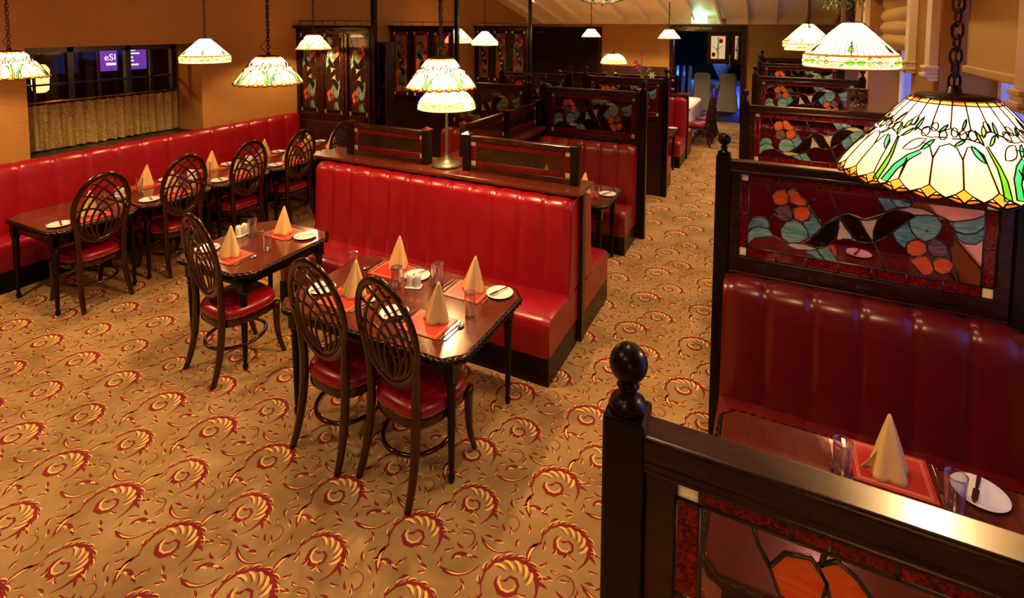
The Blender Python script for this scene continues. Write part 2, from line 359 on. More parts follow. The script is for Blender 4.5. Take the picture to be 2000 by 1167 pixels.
# left wall with the deep window recess
lw = MB()
for b in ((XL-.62, XL, YB, 2.70, 0, 4.7), (XL-.62, XL, 4.55, YF+.1, 0, 4.7), (XL-.62, XL, 2.70, 4.55, 0, 1.05), (XL-.62, XL, 2.70, 4.55, 2.25, 4.7)): lw.box(*b)
struct(lw.build('wall_left', M['wall']))
struct(bx('trim_15', M['black'], None, XL-.62, XL-.02, 2.70, 4.55, 1.05, 1.075))
# window_1: black frame with glazing bars at the back of the recess
wf = MB(); X0 = XL-.60
for y in (2.70, 3.30, 3.92, 4.49): wf.box(X0, X0+.07, y, y+.06, 1.075, 2.25)
wf.box(X0, X0+.07, 2.70, 4.55, 2.17, 2.25); wf.box(X0, X0+.07, 2.70, 4.55, 1.075, 1.14)
for y in (2.98, 3.62, 4.22): wf.box(X0+.02, X0+.05, y, y+.022, 1.1, 2.2)
wf.box(X0+.02, X0+.05, 2.7, 4.55, 1.80, 1.822)
w1 = struct(wf.build('window_1', M['black']))
bx('window_pane', GL['g'], w1, X0+.03, X0+.036, 2.72, 4.53, 1.1, 2.2)
# hall beyond that window, dim, with its own lights
hb = MB()
for b in ((-10.6, -10.5, 1, 8, 0, 3.2), (-10.6, -7.42, .9, 1, 0, 3.2), (-10.6, -7.42, 8, 8.1, 0, 3.2), (-10.6, -7.42, 1, 8, 3.2, 3.3), (-10.6, -7.42, 1, 8, -.1, 0)): hb.box(*b)
struct(hb.build('wall_hall', simple('hall_brown_paint', (.10, .055, .025), .6)))
# far wall with two doorways
fw = MB()
for b in ((XL-.6, -6.7, YF, YF+.2, 0, 3), (-4.54, -2.47, YF, YF+.2, 0, 3), (-.76, XR+.6, YF, YF+.2, 0, 3), (-6.7, -4.54, YF, YF+.2, 2.4, 3), (-2.47, -.76, YF, YF+.2, 2.38, 3)): fw.box(*b)
struct(fw.build('wall_far', M['wall']))
struct(bx('trim_16', M['panelwood'], None, -4.54, -2.6, YF-.03, YF-.002, 0, 1.39, bevel=.01))
struct(bx('trim_17', M['wood'], None, 0, 0, 0, 0, 0, 0, boxes=[(-2.56, -2.46, YF-.05, YF+.1, 0, 2.52), (-.77, -.66, YF-.05, YF+.1, 0, 2.52), (-2.46, -.77, YF-.05, YF+.1, 2.37, 2.52)], bevel=.008))
struct(bx('trim_18', M['wood'], None, 0, 0, 0, 0, 0, 0, boxes=[(-6.78, -6.68, YF-.05, YF+.1, 0, 2.47), (-4.56, -4.46, YF-.05, YF+.1, 0, 2.47), (-6.68, -4.56, YF-.05, YF+.1, 2.38, 2.47)], bevel=.008))
for i, (a, c, hx) in enumerate(((-6.68, -5.62, -5.70), (-5.62, -4.56, -5.54))):
    d = struct(bx('door_%d' % (i+1), M['woodblack'], None, a, c, YF+.02, YF+.07, 0, 2.38, bevel=.004))
    h = MB(); h.tube([(hx, YF+.02, .95), (hx, YF-.02, .95), (hx, YF-.02, 1.15), (hx, YF+.02, 1.15)], .009); h.build('door_handle', M['steel'], d)
# function room beyond the right-hand doorway
fm = simple('unlit_room_darkness', (.006, .008, .013), .8)  # darkness of the unlit room is put into this colour
for nm, b in (('wall_light_stop', (-7.4, -4.3, 15.6, 15.7, 0, 3)), ('wall_function_far', (-4.6, 1.6, 20, 20.1, 0, 3)), ('wall_function_left', (-4.7, -4.6, 15.2, 20, 0, 3)), ('wall_function_right', (1.6, 1.7, 15.2, 20, 0, 3)), ('ceiling_function', (-4.7, 1.6, 15.2, 20, 3, 3.1)), ('floor_function', (-4.7, 1.6, 15.0, 20, -.1, 0))): struct(bx(nm, fm, None, *b))  # first wall is added behind the brown doors to stop blue light leaking
# near wall behind the viewer
struct(bx('wall_near', M['wall'], None, XL-.6, XR+.6, YB-.2, YB, 0, 4.7))
# right wall with three window recesses
rw = MB(); T_ = .45
solid = ((YB, 1.2), (3.0, 4.0), (5.85, 6.9), (9.8, 10.9), (13.0, YF))
for a, c in solid: rw.box(XR, XR+T_, a, c, 0, 4.7)
openings = ((1.2, 3.0), (4.0, 5.85), (6.9, 9.8), (10.9, 13.0))
for a, c in openings: rw.box(XR, XR+T_, a, c, 0, .95); rw.box(XR, XR+T_, a, c, 2.95, 4.7)
struct(rw.build('wall_right', M['wall']))
for i, (a, c) in enumerate(openings):
    wm = MB(); x = XR+.40
    for y in (a, (a+c)/2-.03, c-.07): wm.box(x, x+.06, y, y+.07, .95, 2.95)
    for z in (.95, 2.88): wm.box(x, x+.06, a, c, z, z+.07)
    wn = struct(wm.build('window_%d' % (i+2), simple('white_window_paint', (.9, .9, .9), .4), None, .004)); bx('window_pane', GL['w'], wn, x+.025, x+.031, a+.05, c-.05, 1.0, 2.9)
    sill = struct(bx('trim_%d' % (19+i), M['trim'], None, XR-.04, XR+.40, a, c, .93, .96, bevel=.006))
    # cream surrounds that stop in moulded corbels, one on each side of the opening
    for y0 in (a-.18, c+.02):
        pm = MB(); pm.box(XR-.075, XR-.001, y0, y0+.16, 2.16, 3.05)
        o = thing('window_surround', '', 'window trim', (XR, y0+.075, 2.05))
        o['label'] = ''; o['_k'] = (i, 0 if y0 < a else 1)
        pl = pm.xf(lambda x, y, z: (x-XR, y-y0-.075, z-2.05)).build('pilaster', M['trim'], o, .008)
        cm = MB()
        for zz, dd, hh in ((.10, .105, .03), (.065, .09, .035), (.03, .11, .035), (0, .085, .03)): cm.box(-dd, -.001, -.075-dd*.15, .075+dd*.15, zz-.02, zz-.02+hh)
        cm.build('corbel', M['trim'], o, .006)
    hd = MB(); hd.box(XR-.06, XR-.001, a-.2, c+.2, 3.05, 3.2); struct(hd.build('trim_%d' % (23+i), M['trim'], None, .01))
ws = [o for o in list(COL.objects) if o.name.startswith('window_surround')]
wl = {(1, 0): 'cream window surround and corbel at the right picture edge, beside the near blind', (1, 1): 'cream window surround and corbel just left of the large lamp chain', (2, 0): 'cream window surround and corbel right of the folded blind',
      (2, 1): 'cream window surround left of the folded blind, above the skirted lamp', (0, 0): 'cream window surround nearest the viewer', (0, 1): 'cream window surround near the front booth', (3, 0): 'cream window surround of the farthest window, near side', (3, 1): 'cream window surround of the farthest window, far side'}
for o in ws:
    k = tuple(o['_k']); del o['_k']
    o['label'] = wl[k]; o['group'] = 'cream window surrounds on the right wall'
    if k in ((0, 0), (0, 1)):
        for c in list(o.children): bpy.data.objects.remove(c)
        bpy.data.objects.remove(o)
def blind(y0, y1, zb, folds, label):
    t = thing('roman_blind', label, 'blind', (XR+.2, y0, 2.95)); m = MB(); L = y1-y0
    def S(u, v):
        z = (zb-2.95)*v; f = .012*math.sin(u*PI)
        if folds:
            q = v*folds; k = q-math.floor(q) if v < 1 else 1; f = -.07*math.sin(PI*k)*(.5+.5*v)*(1+.15*math.sin(9*u+v*11))
        return (f-.02, u*L, z-(.02*math.sin(u*PI) if v > .9 else 0))
    m.grid(S, 24, 60 if folds else 12); m.build('blind_cloth', M['blind'], t, solid=.008)
    if not folds:
        h = MB(); h.box(-.055, -.012, 0, L, zb-2.95-.015, zb-2.95+.05); h.build('hem_fold', M['blind'], t, .012)
    p = MB(); p.box(-.05, .0, 0, L, -.03, .0); p.build('head_rail', simple('red_banded_cloth', (.30, .06, .03), .7), t)
blind(4.02, 5.83, 2.13, 0, 'plain tan roman blind drawn low behind the big lamp chain')
blind(6.92, 9.78, 2.22, 4, 'tan roman blind gathered in deep folds above the skirted lamp')
blind(10.92, 12.98, 2.3, 4, 'tan roman blind in the window farthest from the viewer')
# skirting
for nm, b in (('baseboard_left', (XL, XL+.02, YB, YF, 0, .12)), ('baseboard_right', (XR-.02, XR, YB, YF, 0, .12))): struct(bx(nm, M['wood'], None, *b))
# ------------------------------------------------------------------ stained glass
PAT=[('o',[(0.141,0.777),(0.161,0.851),(0.195,0.872),(0.217,0.804),(0.21,0.715),(0.183,0.677),(0.156,0.685)]),('o',[(0.205,0.855),(0.229,0.898),(0.252,0.864),(0.27,0.813),(0.291,0.774),(0.291,0.717),(0.258,0.704),(0.223,0.73),(0.216,0.802)]),('o',[(0.235,0.657),(0.264,0.702),(0.298,0.7),(0.31,0.63),(0.3,0.56),(0.274,0.526),(0.243,0.547)]),('o',[(0.688,0.426),(0.703,0.487),(0.731,0.509),(0.757,0.477),(0.764,0.4),(0.745,0.347),(0.711,0.317),(0.692,0.357)]),('o',[(0.703,0.274),(0.734,0.326),(0.762,0.347),(0.78,0.294),(0.793,0.213),(0.783,0.155),(0.755,0.132),(0.73,0.2)]),('o',[(0.785,0.298),(0.807,0.351),(0.84,0.351),(0.86,0.291),(0.848,0.217),(0.821,0.177),(0.793,0.204)]),('m',[(0.157,0.628),(0.177,0.67),(0.211,0.677),(0.232,0.617),(0.23,0.54),(0.207,0.502),(0.176,0.519)]),('m',[(0.765,0.481),(0.787,0.526),(0.815,0.534),(0.832,0.477),(0.839,0.402),(0.817,0.366),(0.784,0.366),(0.767,0.411)]),('r',[(0.141,0.504),(0.154,0.568),(0.176,0.509),(0.207,0.494),(0.187,0.409),(0.175,0.306),(0.157,0.355)]),('r',[(0.81,0.76),(0.843,0.755),(0.858,0.66),(0.853,0.519),(0.839,0.411),(0.826,0.509),(0.792,0.545),(0.807,0.638)]),('t',[(0.183,0.396),(0.207,0.494),(0.24,0.526),(0.274,0.502),(0.302,0.419),(0.303,0.343),(0.27,0.274),(0.223,0.253),(0.192,0.294)]),('t',[(0.039,0.285),(0.061,0.364),(0.097,0.398),(0.132,0.374),(0.157,0.298),(0.119,0.281),(0.07,0.238),(0.035,0.153)]),('t',[(0.693,0.711),(0.721,0.772),(0.76,0.791),(0.793,0.779),(0.811,0.709),(0.807,0.621),(0.786,0.551),(0.754,0.5),(0.725,0.532),(0.701,0.609)]),('t',[(0.836,0.745),(0.881,0.772),(0.923,0.806),(0.956,0.862),(0.955,0.743),(0.925,0.664),(0.894,0.64),(0.856,0.66)]),('t',[(0.623,0.928),(0.66,0.928),(0.702,0.889),(0.69,0.855),(0.65,0.832)]),('t',[(0.344,0.226),(0.39,0.27),(0.434,0.113),(0.379,0.111)]),('b',[(0.277,0.521),(0.307,0.553),(0.312,0.63),(0.339,0.585),(0.36,0.5),(0.335,0.415),(0.307,0.345),(0.302,0.419)]),('b',[(0.039,0.383),(0.059,0.481),(0.095,0.509),(0.127,0.479),(0.138,0.406),(0.117,0.379),(0.082,0.391),(0.054,0.351),(0.038,0.304)]),('b',[(0.637,0.547),(0.665,0.63),(0.69,0.674),(0.707,0.577),(0.725,0.523),(0.691,0.464),(0.681,0.396),(0.65,0.464)]),('b',[(0.859,0.643),(0.894,0.638),(0.925,0.657),(0.956,0.728),(0.957,0.617),(0.928,0.547),(0.896,0.54),(0.868,0.579)]),('b',[(0.569,0.921),(0.619,0.93),(0.647,0.834),(0.604,0.772)]),('b',[(0.289,0.185),(0.338,0.223),(0.379,0.115),(0.346,0.117),(0.319,0.151)]),('d',[(0.303,0.296),(0.342,0.417),(0.379,0.545),(0.429,0.621),(0.43,0.53),(0.414,0.374),(0.383,0.285),(0.344,0.249),(0.29,0.281)]),('d',[(0.431,0.651),(0.465,0.683),(0.503,0.651),(0.52,0.568),(0.556,0.438),(0.563,0.396),(0.532,0.391),(0.501,0.396),(0.478,0.457),(0.456,0.54),(0.436,0.606)]),('d',[(0.569,0.406),(0.563,0.532),(0.577,0.664),(0.604,0.747),(0.645,0.798),(0.697,0.783),(0.715,0.764),(0.688,0.691),(0.637,0.564),(0.598,0.438)]),('c',[(0.429,0.604),(0.449,0.538),(0.476,0.457),(0.483,0.402),(0.445,0.398),(0.42,0.368)]),('c',[(0.51,0.636),(0.546,0.643),(0.576,0.672),(0.563,0.532),(0.562,0.432),(0.537,0.502)]),('c',[(0.21,0.226),(0.25,0.26),(0.291,0.262),(0.344,0.238),(0.305,0.202),(0.258,0.189)]),('c',[(0.654,0.811),(0.69,0.847),(0.737,0.851),(0.787,0.804),(0.749,0.783),(0.71,0.77),(0.686,0.796)])]
PLN=[[(0.114,0.93),(0.123,0.847),(0.141,0.777)],[(0.221,0.947),(0.211,0.896),(0.209,0.857)],[(0.377,0.934),(0.4,0.813),(0.429,0.649)],[(0.571,0.391),(0.596,0.238),(0.618,0.115)],[(0.36,0.5),(0.391,0.579),(0.429,0.649)],[(0.787,0.804),(0.816,0.779),(0.835,0.753)],[(0.86,0.291),(0.875,0.221),(0.883,0.113)],[(0.853,0.519),(0.847,0.415),(0.851,0.338)],[(0.428,0.657),(0.465,0.683),(0.528,0.645),(0.587,0.721),(0.645,0.798)],[(0.42,0.368),(0.47,0.402),(0.532,0.381),(0.569,0.406),(0.637,0.547)],[(0.157,0.298),(0.19,0.253),(0.224,0.232)],[(0.297,0.719),(0.325,0.636),(0.36,0.5)]]

def glass_part(parent, w, h, y, border=True, plain=False, tall=False, lead=.0056, bw=None, cls='x', bc=None):
    """leaded panel, x from 0..w, z 0..h, centred on y; returns the panel part with its came as sub-part"""
    g = MB(); L = MB(); th = .003
    u0, u1, v0, v1 = .038, .957, .115, .917
    if plain: u0, v0 = .05, .20; u1, v1 = 1-u0, 1-v0
    if tall: u0, u1, v0, v1 = .13, .87, .05, .95
    X = lambda u: u*w
    Z = lambda v: v*h
    xa, xb, za, zb = X(u0), X(u1), Z(v0), Z(v1)
    g.box(xa, xb, y-.0015, y+.0015, za, zb, GK.index('h' if plain else cls))
    R = GK.index(bc or ('r' if plain else 'R')); S = GK.index('S')
    for a, b in ((0, xa), (xb, w)):
        for c, d in ((0, za), (zb, h)): g.box(a+.002, b-.002, y-.004, y+.004, c+.002, d-.002, S)
    nb = 7 if not tall else 2; nv = 2 if not tall else 6
    for i in range(nb):
        a, b = xa+(xb-xa)*i/nb, xa+(xb-xa)*(i+1)/nb
        for c, d in ((0, za), (zb, h)): g.box(a+.001, b-.001, y-.003, y+.003, c, d, R)
        if i:
            for c, d in ((0, za), (zb, h)): L.tube([(a, y, c), (a, y, d)], lead, 6)
    for i in range(nv):
        a, b = za+(zb-za)*i/nv, za+(zb-za)*(i+1)/nv
        for c, d in ((0, xa), (xb, w)): g.box(c, d, y-.003, y+.003, a+.001, b-.001, R)
        if i:
            for c, d in ((0, xa), (xb, w)): L.tube([(c, y, a), (d, y, a)], lead, 6)
    for q in (xa, xb): L.tube([(q, y, 0), (q, y, h)], lead, 6)
    for q in (za, zb): L.tube([(0, y, q), (w, y, q)], lead, 6)
    for q in (.002, w-.002): L.tube([(q, y, 0), (q, y, h)], lead*.8, 6)
    for q in (.002, h-.002): L.tube([(0, y, q), (w, y, q)], lead*.8, 6)
    if not plain:
        def mp(u, v):
            if tall:
                a = (u-.038)/.919; b = (v-.115)/.802
                return (xa+(xb-xa)*b, zb-(zb-za)*(1-a) if False else za+(zb-za)*(1-a))
            return (X(u), Z(v))
        k = 0
        for c, pl in PAT:
            pts = [mp(*p) for p in pl]; k += 1; e = .0028+.00003*k
            pts = [(min(max(p[0], xa), xb), min(max(p[1], za), zb)) for p in pts]
            g.slab(pts, y-e, y+e, GK.index(c))
            L.tube([(p[0], y, p[1]) for p in pts], lead*.85, 6, closed=True)
        for pl in PLN: L.tube([(mp(*p)[0], y, mp(*p)[1]) for p in pl], lead*.85, 6)
        for q in ((.32, .80), (.52, .45), (.76, .62), (.36, .3)):
            a = mp(*q); L.lathe([(0, -lead*1.6), (lead*1.6, 0), (0, lead*1.6)], (a[0], y, a[1]), 8)
    o = g.build('stained_glass' if not plain else 'clear_glass', [GL[k] for k in GK], parent)
    L.build('lead_came', GL['L'], o)
    return o
FINIAL = [(.030, 0), (.036, .008), (.034, .022), (.022, .032), (.016, .044), (.017, .056), (.022, .064), (.014, .070)]
def finial_prof(R=.037):
    z0 = .128-R
    return [(r, z*.72) for r, z in FINIAL]+[(R*math.cos(a), z0+R*math.sin(a)) for a in [(-.38+i*(.5+.38)/9)*PI for i in range(10)]][:-1]+[(0, z0+R)]
def post(parent, x, h, s=.04, finial=True, name='post', fs=1):
    m = MB(); m.box(x-s, x+s, -s, s, 0, h-.008)
    p = m.build(name, M['woodblack'], parent, .006)
    if finial:
        f = MB(); f.lathe(finial_prof(), (x, 0, h-.008), 28); f.build('ball_finial', M['woodblack'], p)
    else:
        f = MB(); f.add([(x-s-.006, -s-.006, h-.008), (x+s+.006, -s-.006, h-.008), (x+s+.006, s+.006, h-.008), (x-s-.006, s+.006, h-.008), (x, 0, h+.02)], [(3, 2, 1, 0), (0, 1, 4), (1, 2, 4), (2, 3, 4), (3, 0, 4)]); f.build('post_cap', M['wood'], p)
    return p
def booth_screen(x0, x1, Y, label, zs=1.0, cls='x', g=None):
    """tall divider: two posts with ball finials, moulded rail, leaded glass over a solid panel"""
    t = thing('booth_screen', label, 'booth divider', (x0, Y, 0), 0, g); W = x1-x0; H = 1.765*zs
    post(t, .04, H); post(t, W-.04, H)
    rail = MB()
    pr = [(-.026, 0), (-.034, .004), (-.036, .012), (-.030, .020), (-.028, .027), (-.034, .030), (-.034, .066), (-.030, .072), (.030, .072), (.034, .066), (.034, .030), (.028, .027), (.030, .020), (.036, .012), (.034, .004), (.026, 0)]
    v = [(.075, y, 1.662*zs+z) for y, z in pr]+[(W-.075, y, 1.662*zs+z) for y, z in pr]; n = len(pr)
    rail.add(v, [tuple(range(n)), tuple(range(n, 2*n))[::-1]]+[((i+1) % n, i, i+n, (i+1) % n+n) for i in range(n)])
    rail.build('top_rail', M['wood'], t, .003)
    zt, zb = 1.655*zs, 1.175*zs
    fr = [(.08, .135, -.022, .022, 1.09, 1.67*zs), (W-.135, W-.08, -.022, .022, 1.09, 1.67*zs), (.13, W-.13, -.022, .022, 1.09, zb), (.13, W-.13, -.018, .018, zt, 1.67*zs)]
    bx('glazing_frame', M['wood'], t, boxes=fr, bevel=.004)
    bx('lower_panel', M['woodv'], t, .08, W-.08, -.03, .03, 0, 1.09, bevel=.006)
    e = thing('x', '', '', (0, 0, 0)); bpy.data.objects.remove(e)
    go = glass_part(t, W-.27, zt-zb, 0, cls=cls); go.location = (.135, 0, zb)
    return t
def balustrade(W, label, loc, rz, posts=(True, True), g='low glazed balustrades on the divider ledge', mid=False, H=.325):
    t = thing('balustrade', label, 'balustrade', loc, rz, g)
    if posts[0]: post(t, .035, H, .035, False)
    if posts[1]: post(t, W-.035, H, .035, False)
    cells = [(.07, W-.07)] if not mid else [(.07, W/2-.035), (W/2+.035, W-.07)]
    if mid: post(t, W/2, H, .035, False)
    for a, b in cells:
        bx('balustrade_rail', M['wood'], t, a, b, -.024, .024, H-.065, H-.018, bevel=.006)
        bx('bottom_rail', M['wood'], t, a, b, -.02, .02, .0, .045, bevel=.004)
        go = glass_part(t, b-a-.004, H-.065-.045, 0, plain=True, lead=.003); go.location = (a+.002, 0, .045)
    return t

# ------------------------------------------------------------------ benches
def bench(L, D, H, n, label, loc, rz, mat='leather', g='red leather booth benches', seatz=.48, base=.2, T=.19, ends=(True, True)):
    """origin at the left end of the back line, seat towards -y"""
    t = thing('booth_bench', label, 'bench', loc, rz, g); le = M[mat]
    # channelled backrest: profile from the seat up over the rounded top and down behind
    pr = [(-T-.03, seatz-.04), (-T-.025, seatz+.10), (-T-.01, .72), (-T+.005, H-.16), (-T+.005, H-.07), (-T+.022, H-.028), (-T+.055, H-.006), (-T+.10, H), (-.03, H-.004), (-.002, H-.03), (-.002, seatz)]
    N = n*10; m = MB(); v = []; K = len(pr)
    for i in range(N+1):
        x = L*i/N; q = (i % 10)/10; d = 0 if i in (0, N) else (.016*(1-math.sin(PI*q)**.35) if q else .020)
        ex = .02*max(0, 1-min(i, N-i)/3.0) if min(i, N-i) < 3 else 0
        for j, (y, z) in enumerate(pr):
            f = 1 if 0 < j < 9 else 0
            yy = y+(d+ex)*f if j < 7 else y; zz = z-(d*.7+ex)*(1 if 4 <= j <= 8 else 0)
            v.append((x, yy, zz))
    f = [(i*K+j, (i+1)*K+j, (i+1)*K+j+1, i*K+j+1) for i in range(N) for j in range(K-1)]
    m.add(v, f, 0, True)
    for e in (0, N): m.f.append(tuple(e*K+j for j in range(K))[::1 if e == 0 else -1]); m.m.append(0); m.sm.append(False)
    m.build('backrest', le, t)
    # seat cushion with front drop and seams in line with every second channel
    sp = [(-.02, seatz-.03), (-T-.02, seatz-.012), (-D*.65, seatz+.002), (-D+.09, seatz), (-D+.035, seatz-.012), (-D+.008, seatz-.045), (-D+.002, seatz-.10), (-D+.012, base)]
    K = len(sp); n2 = max(2, n//2); N = n2*12; m = MB(); v = []
    for i in range(N+1):
        x = L*i/N; q = i % 12; d = .012 if q == 0 and i not in (0, N) else (.004 if q in (1, 11) and 1 < i < N-1 else 0)
        ex = .014 if i in (0, N) else 0
        for j, (y, z) in enumerate(sp): v.append((x, y+((d if j > 4 else 0)+(ex if j > 4 else 0)), z-((d if 0 < j < 6 else 0)+(ex if j < 6 else 0))))
    m.add(v, [((i+1)*K+j, i*K+j, i*K+j+1, (i+1)*K+j+1) for i in range(N) for j in range(K-1)], 0, True)
    for e in (0, N):
        k = len(m.v); x = L*e/N; m.v += [m.v[e*K+j] for j in range(K)]+[(x, -.02, base)]
        m.f.append(tuple(range(k, k+K+1))[::1 if e else -1]); m.m.append(0); m.sm.append(False)
    m.build('seat_cushion', le, t)
    bx('plinth', M['woodblack'], t, .0, L, -D+.012, -.02, 0, base-.002, bevel=.004)
    bx('back_panel', M['woodv'], t, .004, L-.004, -.024, -.001, base, seatz+.02)
    return t

# ------------------------------------------------------------------ chair
def make_chair():
    t = thing('dining_chair', 'x', 'chair'); W = M['chairwood']
    se = MB()
    def sup(a, w, d0, d1):
        c, s_ = math.cos(a), math.sin(a); e = .62
        x = w*math.copysign(abs(c)**e, c)*(1.0 if s_ > 0 else .88+.12*(1+s_)); y = (d1 if s_ > 0 else d0)*math.copysign(abs(s_)**e, s_); return x, y
    prof = [(1.0, .425), (1.01, .44), (1.0, .462), (.95, .480), (.80, .492), (.5, .498), (.2, .50), (0, .50)]
    v = []; n = 40
    for r, z in prof:
        for i in range(n):
            x, y = sup(2*PI*i/n, .225, .215, .235); v.append((x*r, y*r+.0, z))
    se.add(v, [(j*n+i, j*n+(i+1) % n, (j+1)*n+(i+1) % n, (j+1)*n+i) for j in range(len(prof)-1) for i in range(n)], 0, True)
    se.build('seat', M['leather2' if 0 else 'leather'], t)
    ra = MB(); v = []
    for r, z in ((.985, .425), (1.0, .42), (1.0, .375), (.975, .365), (.9, .365)):
        for i in range(n):
            x, y = sup(2*PI*i/n, .225, .215, .235); v.append((x*r, y*r, z))
    ra.add(v, [(j*n+i, (j+1)*n+i, (j+1)*n+(i+1) % n, j*n+(i+1) % n) for j in range(4) for i in range(n)], 0, True)
    sr = ra.build('seat_rail', W, t)
    nl = MB()
    for i in range(84):
        x, y = sup(2*PI*i/84, .227, .217, .237); nl.lathe([(.0045, -.003), (.004, .003), (0, .005)], (x, y, .432), 6, 0, True, False)
    tag(nl.build('nail_trim', M['brass'], sr), kind='stuff')
    for s in (-1, 1):
        m = MB(); P = bez((s*.195, .255, 0), (s*.185, .205, .12), (s*.20, .185, .26), (s*.205, .19, .42), 10)
        m.tube(P, .02, 8, radii=[.017+.010*(i/10) for i in range(11)]); m.build('leg', W, t)
        m = MB(); P = bez((s*.1925, -.285, 0), (s*.185, -.22, .14), (s*.172, -.195, .36), (s*.178, -.205, .56), 10)+bez((s*.178, -.205, .56), (s*.184, -.205, .66), (s*.198, -.222, .76), (s*.207, -.240, .86), 6)[1:]
        m.tube(P, .02, 8, radii=[.019+.007*math.sin(PI*i/16) for i in range(17)]); m.build('leg', W, t)
    st = MB(); P = []
    for i in range(40): a = 2*PI*i/40; P.append((.195*math.cos(a), -.01+.205*math.sin(a), .20))
    st.tube(P, .013, 8, closed=True); st.build('stretcher', W, t)
    # oval back: tilted ring and lattice of crossing ribs
    cz, a_, b_ = .878, .220, .300
    def B(x, z): return (x, -.198-.17*(z+b_)+.10*x*x, cz+z)
    ring = MB(); R = [B(a_*math.sin(2*PI*i/56), b_*math.cos(2*PI*i/56)) for i in range(56)]
    ring.tube(R, .024, 10, closed=True, up=(0, 1, 0), flat=.62); ring.build('back_frame', W, t)
    la = MB()
    for s in (-1, 1):
        for bul, low, th in ((.055, .020, 88), (.105, .045, 58), (.155, .075, 30), (.19, .11, 8)):
            th = math.radians(th); e = (s*a_*math.sin(th)*.97, b_*math.cos(th)*.97)
            P = bez((s*low*.3, -b_*.96), (-s*bul*1.35, -b_*.75), (-s*bul*1.25, .07), e, 18)
            P = [p for p in P if (p[0]/a_)**2+(p[1]/b_)**2 < 1.0]
            la.tube([B(*p) for p in P], .0105, 6, up=(0, 1, 0), flat=.7)
    la.build('back_lattice', W, t)
    return t
CH = make_chair(); CH_used = [False]
def chair(x, y, rz, label, g):
    """x, y: middle of the seat; the chair faces +y when rz = 0"""
    if not CH_used[0]:
        CH_used[0] = True; CH.location = (x, y, 0); CH.rotation_euler = (0, 0, rz); CH['label'] = label; CH['group'] = g; return CH
    return dup(CH, label, (x, y, 0), rz, g)

# ------------------------------------------------------------------ table
def table(w, d, label, loc, rz=0, g='mahogany tables with carved rope edges', ch=.09, ix=.085, iy=.085):
    t = thing('dining_table', label, 'table', loc, rz, g); W = M['woodtop']
    o = [(-w/2+ch, -d/2), (w/2-ch, -d/2), (w/2, -d/2+ch), (w/2, d/2-ch), (w/2-ch, d/2), (-w/2+ch, d/2), (-w/2, d/2-ch), (-w/2, -d/2+ch)]
    m = MB(); m.prism(o, .718, .75); m.build('tabletop', W, t, .006)
    # carved rope moulding round the edge
    P = []; 
    for i in range(8):
        a, b = Vector((*o[i], 0)), Vector((*o[(i+1) % 8], 0)); k = max(2, int((b-a).length/.011))
        P += [a.lerp(b, j/k) for j in range(k)]
    v = []; n = 10; N = len(P); s_ = 0
    for i in range(N):
        tg = (P[(i+1) % N]-P[i-1]).normalized(); nx = Vector((tg.y, -tg.x, 0)); s_ += (P[i]-P[i-1]).length if i else 0
        for k in range(n):
            q = 2*PI*k/n; r = .0155+.0055*math.sin(2*q+s_*150)
            v.append(P[i]+nx*(r*math.cos(q)+.004)+Vector((0, 0, .726+r*1.15*math.sin(q))))
    m = MB(); m.add(v, [(i*n+k, i*n+(k+1) % n, ((i+1) % N)*n+(k+1) % n, ((i+1) % N)*n+k) for i in range(N) for k in range(n)], 0, True)
    m.build('rope_edge', M['woodblack'], t)
    q = min(.075, ix-.01, iy-.01); bx('apron', M['woodblack'], t, boxes=[(-w/2+q, w/2-q, -d/2+q, -d/2+q+.02, .62, .72), (-w/2+q, w/2-q, d/2-q-.02, d/2-q, .62, .72), (-w/2+q, -w/2+q+.02, -d/2+q, d/2-q, .62, .72), (w/2-q-.02, w/2-q, -d/2+q, d/2-q, .62, .72)])
    pf = [(.012, 0), (.016, .012), (.020, .03), (.018, .045), (.011, .055), (.014, .065), (.016, .09), (.021, .30), (.026, .50), (.024, .51), (.030, .525), (.024, .545), (.030, .56), (.030, .58)]
    for sx in (-1, 1):
        for sy in (-1, 1):
            m = MB(); x, y = sx*(w/2-ix), sy*(d/2-iy); m.lathe(pf, (x, y, 0), 14); m.box(x-.03, x+.03, y-.03, y+.03, .58, .72); m.build('leg', M['woodblack'], t)
    return t
# ------------------------------------------------------------------ table ware (one of each, then copies)
PRO = {}
def proto(key, o): PRO[key] = [o, False]; return o
def put(key, label, cat, loc, rz=0, group=None, rx=0):
    o, used = PRO[key]
    if used: o = copy_tree(o)
    PRO[key][1] = True
    o.location = loc; o.rotation_euler = (rx, 0, rz); tag(o, label, cat, group); return o
def outline(half): return half+[(-x, y) for x, y in half[::-1]]
def flat(pts, z0, z1, bend=None):
    m = MB(); m.prism(pts, z0, z1)
    if bend: m.xf(lambda x, y, z: (x, y, z+bend(x, y)))
    return m
# knife along +y, origin mid
kn = MB(); kn.prism(outline([(0.004, -.105), (.0085, -.10), (.0075, -.03), (.005, -.005), (.009, .0), (.0105, .05), (.009, .09), (.003, .11)]), .001, .005)
proto('knife', kn.build('table_knife', M['steel'], None, .001))
kb = MB(); kb.prism(outline([(0.004, -.085), (.0075, -.08), (.006, -.02), (.0045, -.005), (.010, .0), (.010, .06), (.004, .08)]), .001, .005)
proto('bknife', kb.build('butter_knife', M['steel'], None, .001))
def fork_mesh():
    m = MB(); m.prism(outline([(.006, -.10), (.0085, -.09), (.0035, 0), (.0035, .03), (.011, .05), (.011, .062)]), .001, .0035)
    for x in (-.0095, -.0035, .0025, .0085): m.prism([(x-.0015, .06), (x+.0025, .06), (x+.0018, .10), (x-.0008, .10)], .001, .0035)
    return m.xf(lambda x, y, z: (x, y, z+(.006*math.sin((y-.03)/.07*PI) if y > .03 else .003*math.cos(y*40)**2)))
